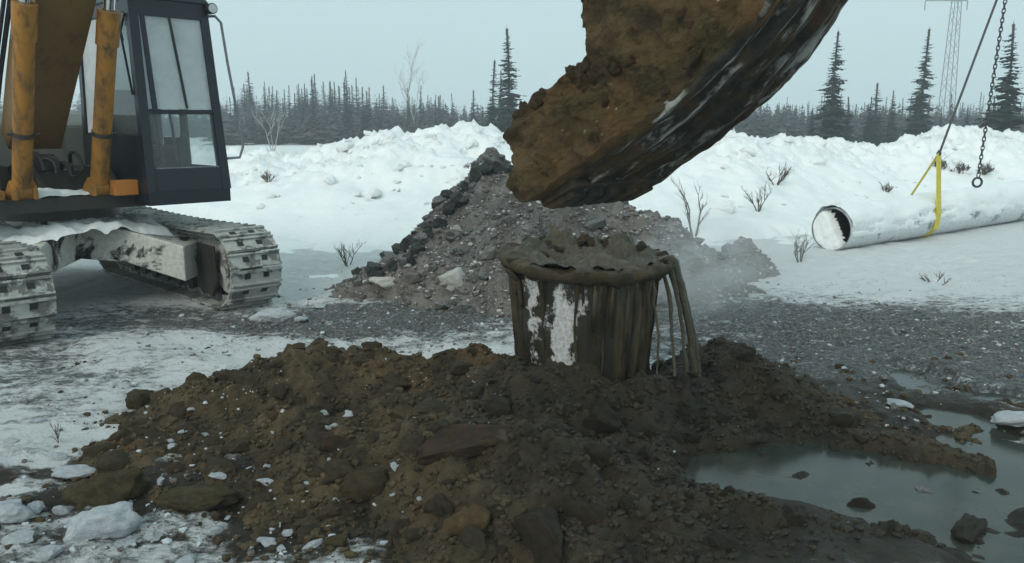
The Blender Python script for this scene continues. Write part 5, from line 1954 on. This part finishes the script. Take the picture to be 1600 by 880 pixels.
def branchy(name, p, h, seed, label, cat, mat, spread=0.5, depth=4, r0=0.03, stems=1, group=None):
    rs = random.Random(seed)
    t = empty(name, p)
    tag(t, label, cat, group)
    trunk, tw = MB(), MB()

    def grow(b0, d, L, r, lev):
        pts = [b0]
        q = b0.copy()
        dd = d.copy()
        for i in range(4):
            dd = (dd + Vector((rs.uniform(-1, 1), rs.uniform(-1, 1), rs.uniform(-0.3, 0.6))) * 0.13).normalized()
            q = q + dd * L / 4
            pts.append(q.copy())
        (trunk if lev == 0 else tw).tube(pts, [r, r * .85, r * .7, r * .55, r * .4], 6 if lev < 2 else 4, False)
        if lev < depth:
            for k in range(rs.choice([3, 4, 5]) if lev == 0 else rs.choice([2, 3, 4])):
                i = rs.choice([1, 2, 3, 4] if lev else [2, 3, 3, 4, 4])
                nd = (dd + Vector((rs.uniform(-1, 1), rs.uniform(-1, 1), rs.uniform(-0.1, 0.8))) * spread * 1.6).normalized()
                grow(pts[i], nd, L * rs.uniform(0.45, 0.7), r * 0.5, lev + 1)
    for s in range(stems):
        d0 = Vector((rs.uniform(-1, 1) * spread * (0.2 if stems == 1 else 1), rs.uniform(-1, 1) * spread * (0.2 if stems == 1 else 1), 1)).normalized()
        grow(Vector((0, 0, -0.1)), d0, h * 0.55, r0, 0)
    trunk.build('trunk' if stems == 1 else 'stem', mat, t, True)
    if tw.v:
        tw.build('twigs', M['twig'] if mat is not M['birch'] else mat, t, True)
    return t


q = at(652, 205, 96)
branchy('birch_tree', (q.x, 96, 0), 10.0, 3, 'bare pale birch rising above the treeline', 'tree', M['birch'], 0.55, 5, 0.09)
q = at(425, 215, 60)
branchy('birch_tree', (q.x, 60, 0), 4.2, 8, 'leaning bare birch at the forest edge beside the cab rail', 'tree', M['birch'], 0.5, 4, 0.05, 3)


def shrub(px, py, hpx, seed, label, stems=5, spread=0.6, depth=3, r0=0.012):
    p = hit(px, py)
    h = hpx * p.y / FPX
    return branchy('bare_shrub', p, h, seed, label, 'shrub', M['twig'], spread, depth, r0 * p.y / 12, stems)


shrub(1212, 288, 40, 31, 'bare shrub poking out of the snow bank beside the bucket')
shrub(1085, 372, 100, 32, 'tall dead sapling behind the gravel heap by the steam', 2, 0.35, 4, 0.02)
shrub(1250, 410, 60, 33, 'dry twigs in the snow before the pipe mouth', 4)
shrub(420, 285, 28, 34, 'dark low shrub on the snow bank beside the handrail', 5)
shrub(545, 415, 55, 35, 'dead bush at the lower tip of the gravel heap', 4)
shrub(1470, 262, 24, 36, 'broken dark branches on the bank behind the sling', 7, 1.3)
shrub(1535, 270, 24, 37, 'broken dark branches on the bank behind the chain ring', 8, 1.3)
shrub(90, 690, 60, 38, 'thin forked twig sticking out of the trampled snow', 2, 0.5, 2)
shrub(1460, 440, 36, 39, 'crooked twigs lying in the snow below the pipe', 4, 1.4, 2)
shrub(1500, 268, 22, 41, 'tangle of dark fallen branches on the bank between sling and chain', 9, 1.6, 3, 0.02)
shrub(730, 262, 16, 42, 'tiny dark sprig high on the snow bank left of the bucket lip', 4, 0.9, 2)
shrub(620, 300, 14, 43, 'tiny sprig on the smooth snow between the cab and the gravel heap', 4, 0.9, 2)
shrub(1385, 300, 22, 44, 'low grey twigs on the snow above the pipe mouth', 5, 0.8)
shrub(1185, 330, 50, 45, 'thin bare shrub on the snow between the bucket and the pipe', 4, 0.5)
shrub(843, 360, 42, 40, 'pair of thin twigs standing on the gravel heap above the casing', 2, 0.2, 1)

# ------------------------------------------------------------------ power pylon
PD = 150.0
pp = at(1477, 190, PD)
py_ = empty('power_pylon', (pp.x, PD, 0))
tag(py_, 'grey lattice power pylon standing in the forest', 'pylon')
ph = 30.0
for sx in (-1, 1):
    for sy in (-1, 1):
        MB().bar((sx * 1.05, sy * 1.05, 0), (sx * 0.42, sy * 0.42, ph), 0.11, 0.11).build('leg', M['galv'], py_)
b = MB()
for i in range(16):
    z0, z1 = ph * i / 16, ph * (i + 1) / 16
    w0, w1 = 1.05 - 0.63 * i / 16, 1.05 - 0.63 * (i + 1) / 16
    for sy in (-1, 1):
        s = 1 if i % 2 else -1
        b.bar((-s * w0, sy * w0, z0), (s * w1, sy * w1, z1), 0.05, 0.05)
        b.bar((sy * w0, -s * w0, z0), (sy * w1, s * w1, z1), 0.05, 0.05)
b.build('bracing', M['galv'], py_)
zc = at(1477, 2, PD).z
for z, l0, l1 in ((zc, -5.4, 1.9), (zc + 4.5, -1.9, 4.5)):
    b = MB()
    b.bar((l0, 0, z + 0.1), (l1, 0, z + 0.1), 0.16, 0.16)
    b.bar((l0, 0, z), (0, 0, z + 1.3), 0.10, 0.10)
    b.bar((l1, 0, z), (0, 0, z + 1.3), 0.10, 0.10)
    b.build('crossarm', M['galv'], py_)
    for x in (l0, l1):
        b = MB()
        b.cyl((x, 0, z), (x, 0, z - 1.5), 0.09, 8)
        b.build('insulator', M['galv'], py_)

# ------------------------------------------------------------------ steam off the warm slurry
def steam(name, c, rad, dens, label, seed):
    bm = bmesh.new()
    bmesh.ops.create_icosphere(bm, subdivisions=3, radius=1.0)
    me = bpy.data.meshes.new(name)
    bm.to_mesh(me)
    bm.free()
    t = NT('steam')
    t.n.remove(t.b)
    v = t.n.new('ShaderNodeVolumePrincipled')
    v.inputs['Color'].default_value = (0.95, 0.97, 0.98, 1)
    ln = t.n.new('ShaderNodeVectorMath')
    ln.operation = 'LENGTH'
    t.l.new(t.pos(), ln.inputs[0])
    fall = t.step(ln.outputs['Value'], 0.95, 0.15)
    nz = t.step(t.noise(1.7 + 0.1 * seed, 3, 0.5, None, 0.6), 0.36, 0.68)
    t.l.new(t.math('MULTIPLY', t.math('MULTIPLY', fall, nz), dens), v.inputs['Density'])
    t.l.new(v.outputs[0], t.out.inputs['Volume'])
    me.materials.append(t.mat)
    o = bpy.data.objects.new(name, me)
    o.location = c
    o.scale = rad
    tag(link(o), label, 'steam', kind='stuff')
    return o


steam('steam', at(1115, 410, 8.5), (1.35, 1.1, 0.85), 1.6, 'pale steam drifting behind the slurry stream beside the gravel heap', 1)


# ------------------------------------------------------------------ haze over the site
b = MB()
b.box((-420, -60, -9.0), (420, 300, 40.0))
t = NT('thin_haze')
t.n.remove(t.b)
vol = t.n.new('ShaderNodeVolumePrincipled')
vol.inputs['Color'].default_value = (0.90, 0.95, 0.98, 1)
vol.inputs['Density'].default_value = 0.0021
vol.inputs['Anisotropy'].default_value = 0.2
t.l.new(vol.outputs[0], t.out.inputs['Volume'])
o = b.build('haze', t.mat)
o['kind'] = 'stuff'
o['label'] = 'thin pale winter haze over the whole site'
o['category'] = 'haze'
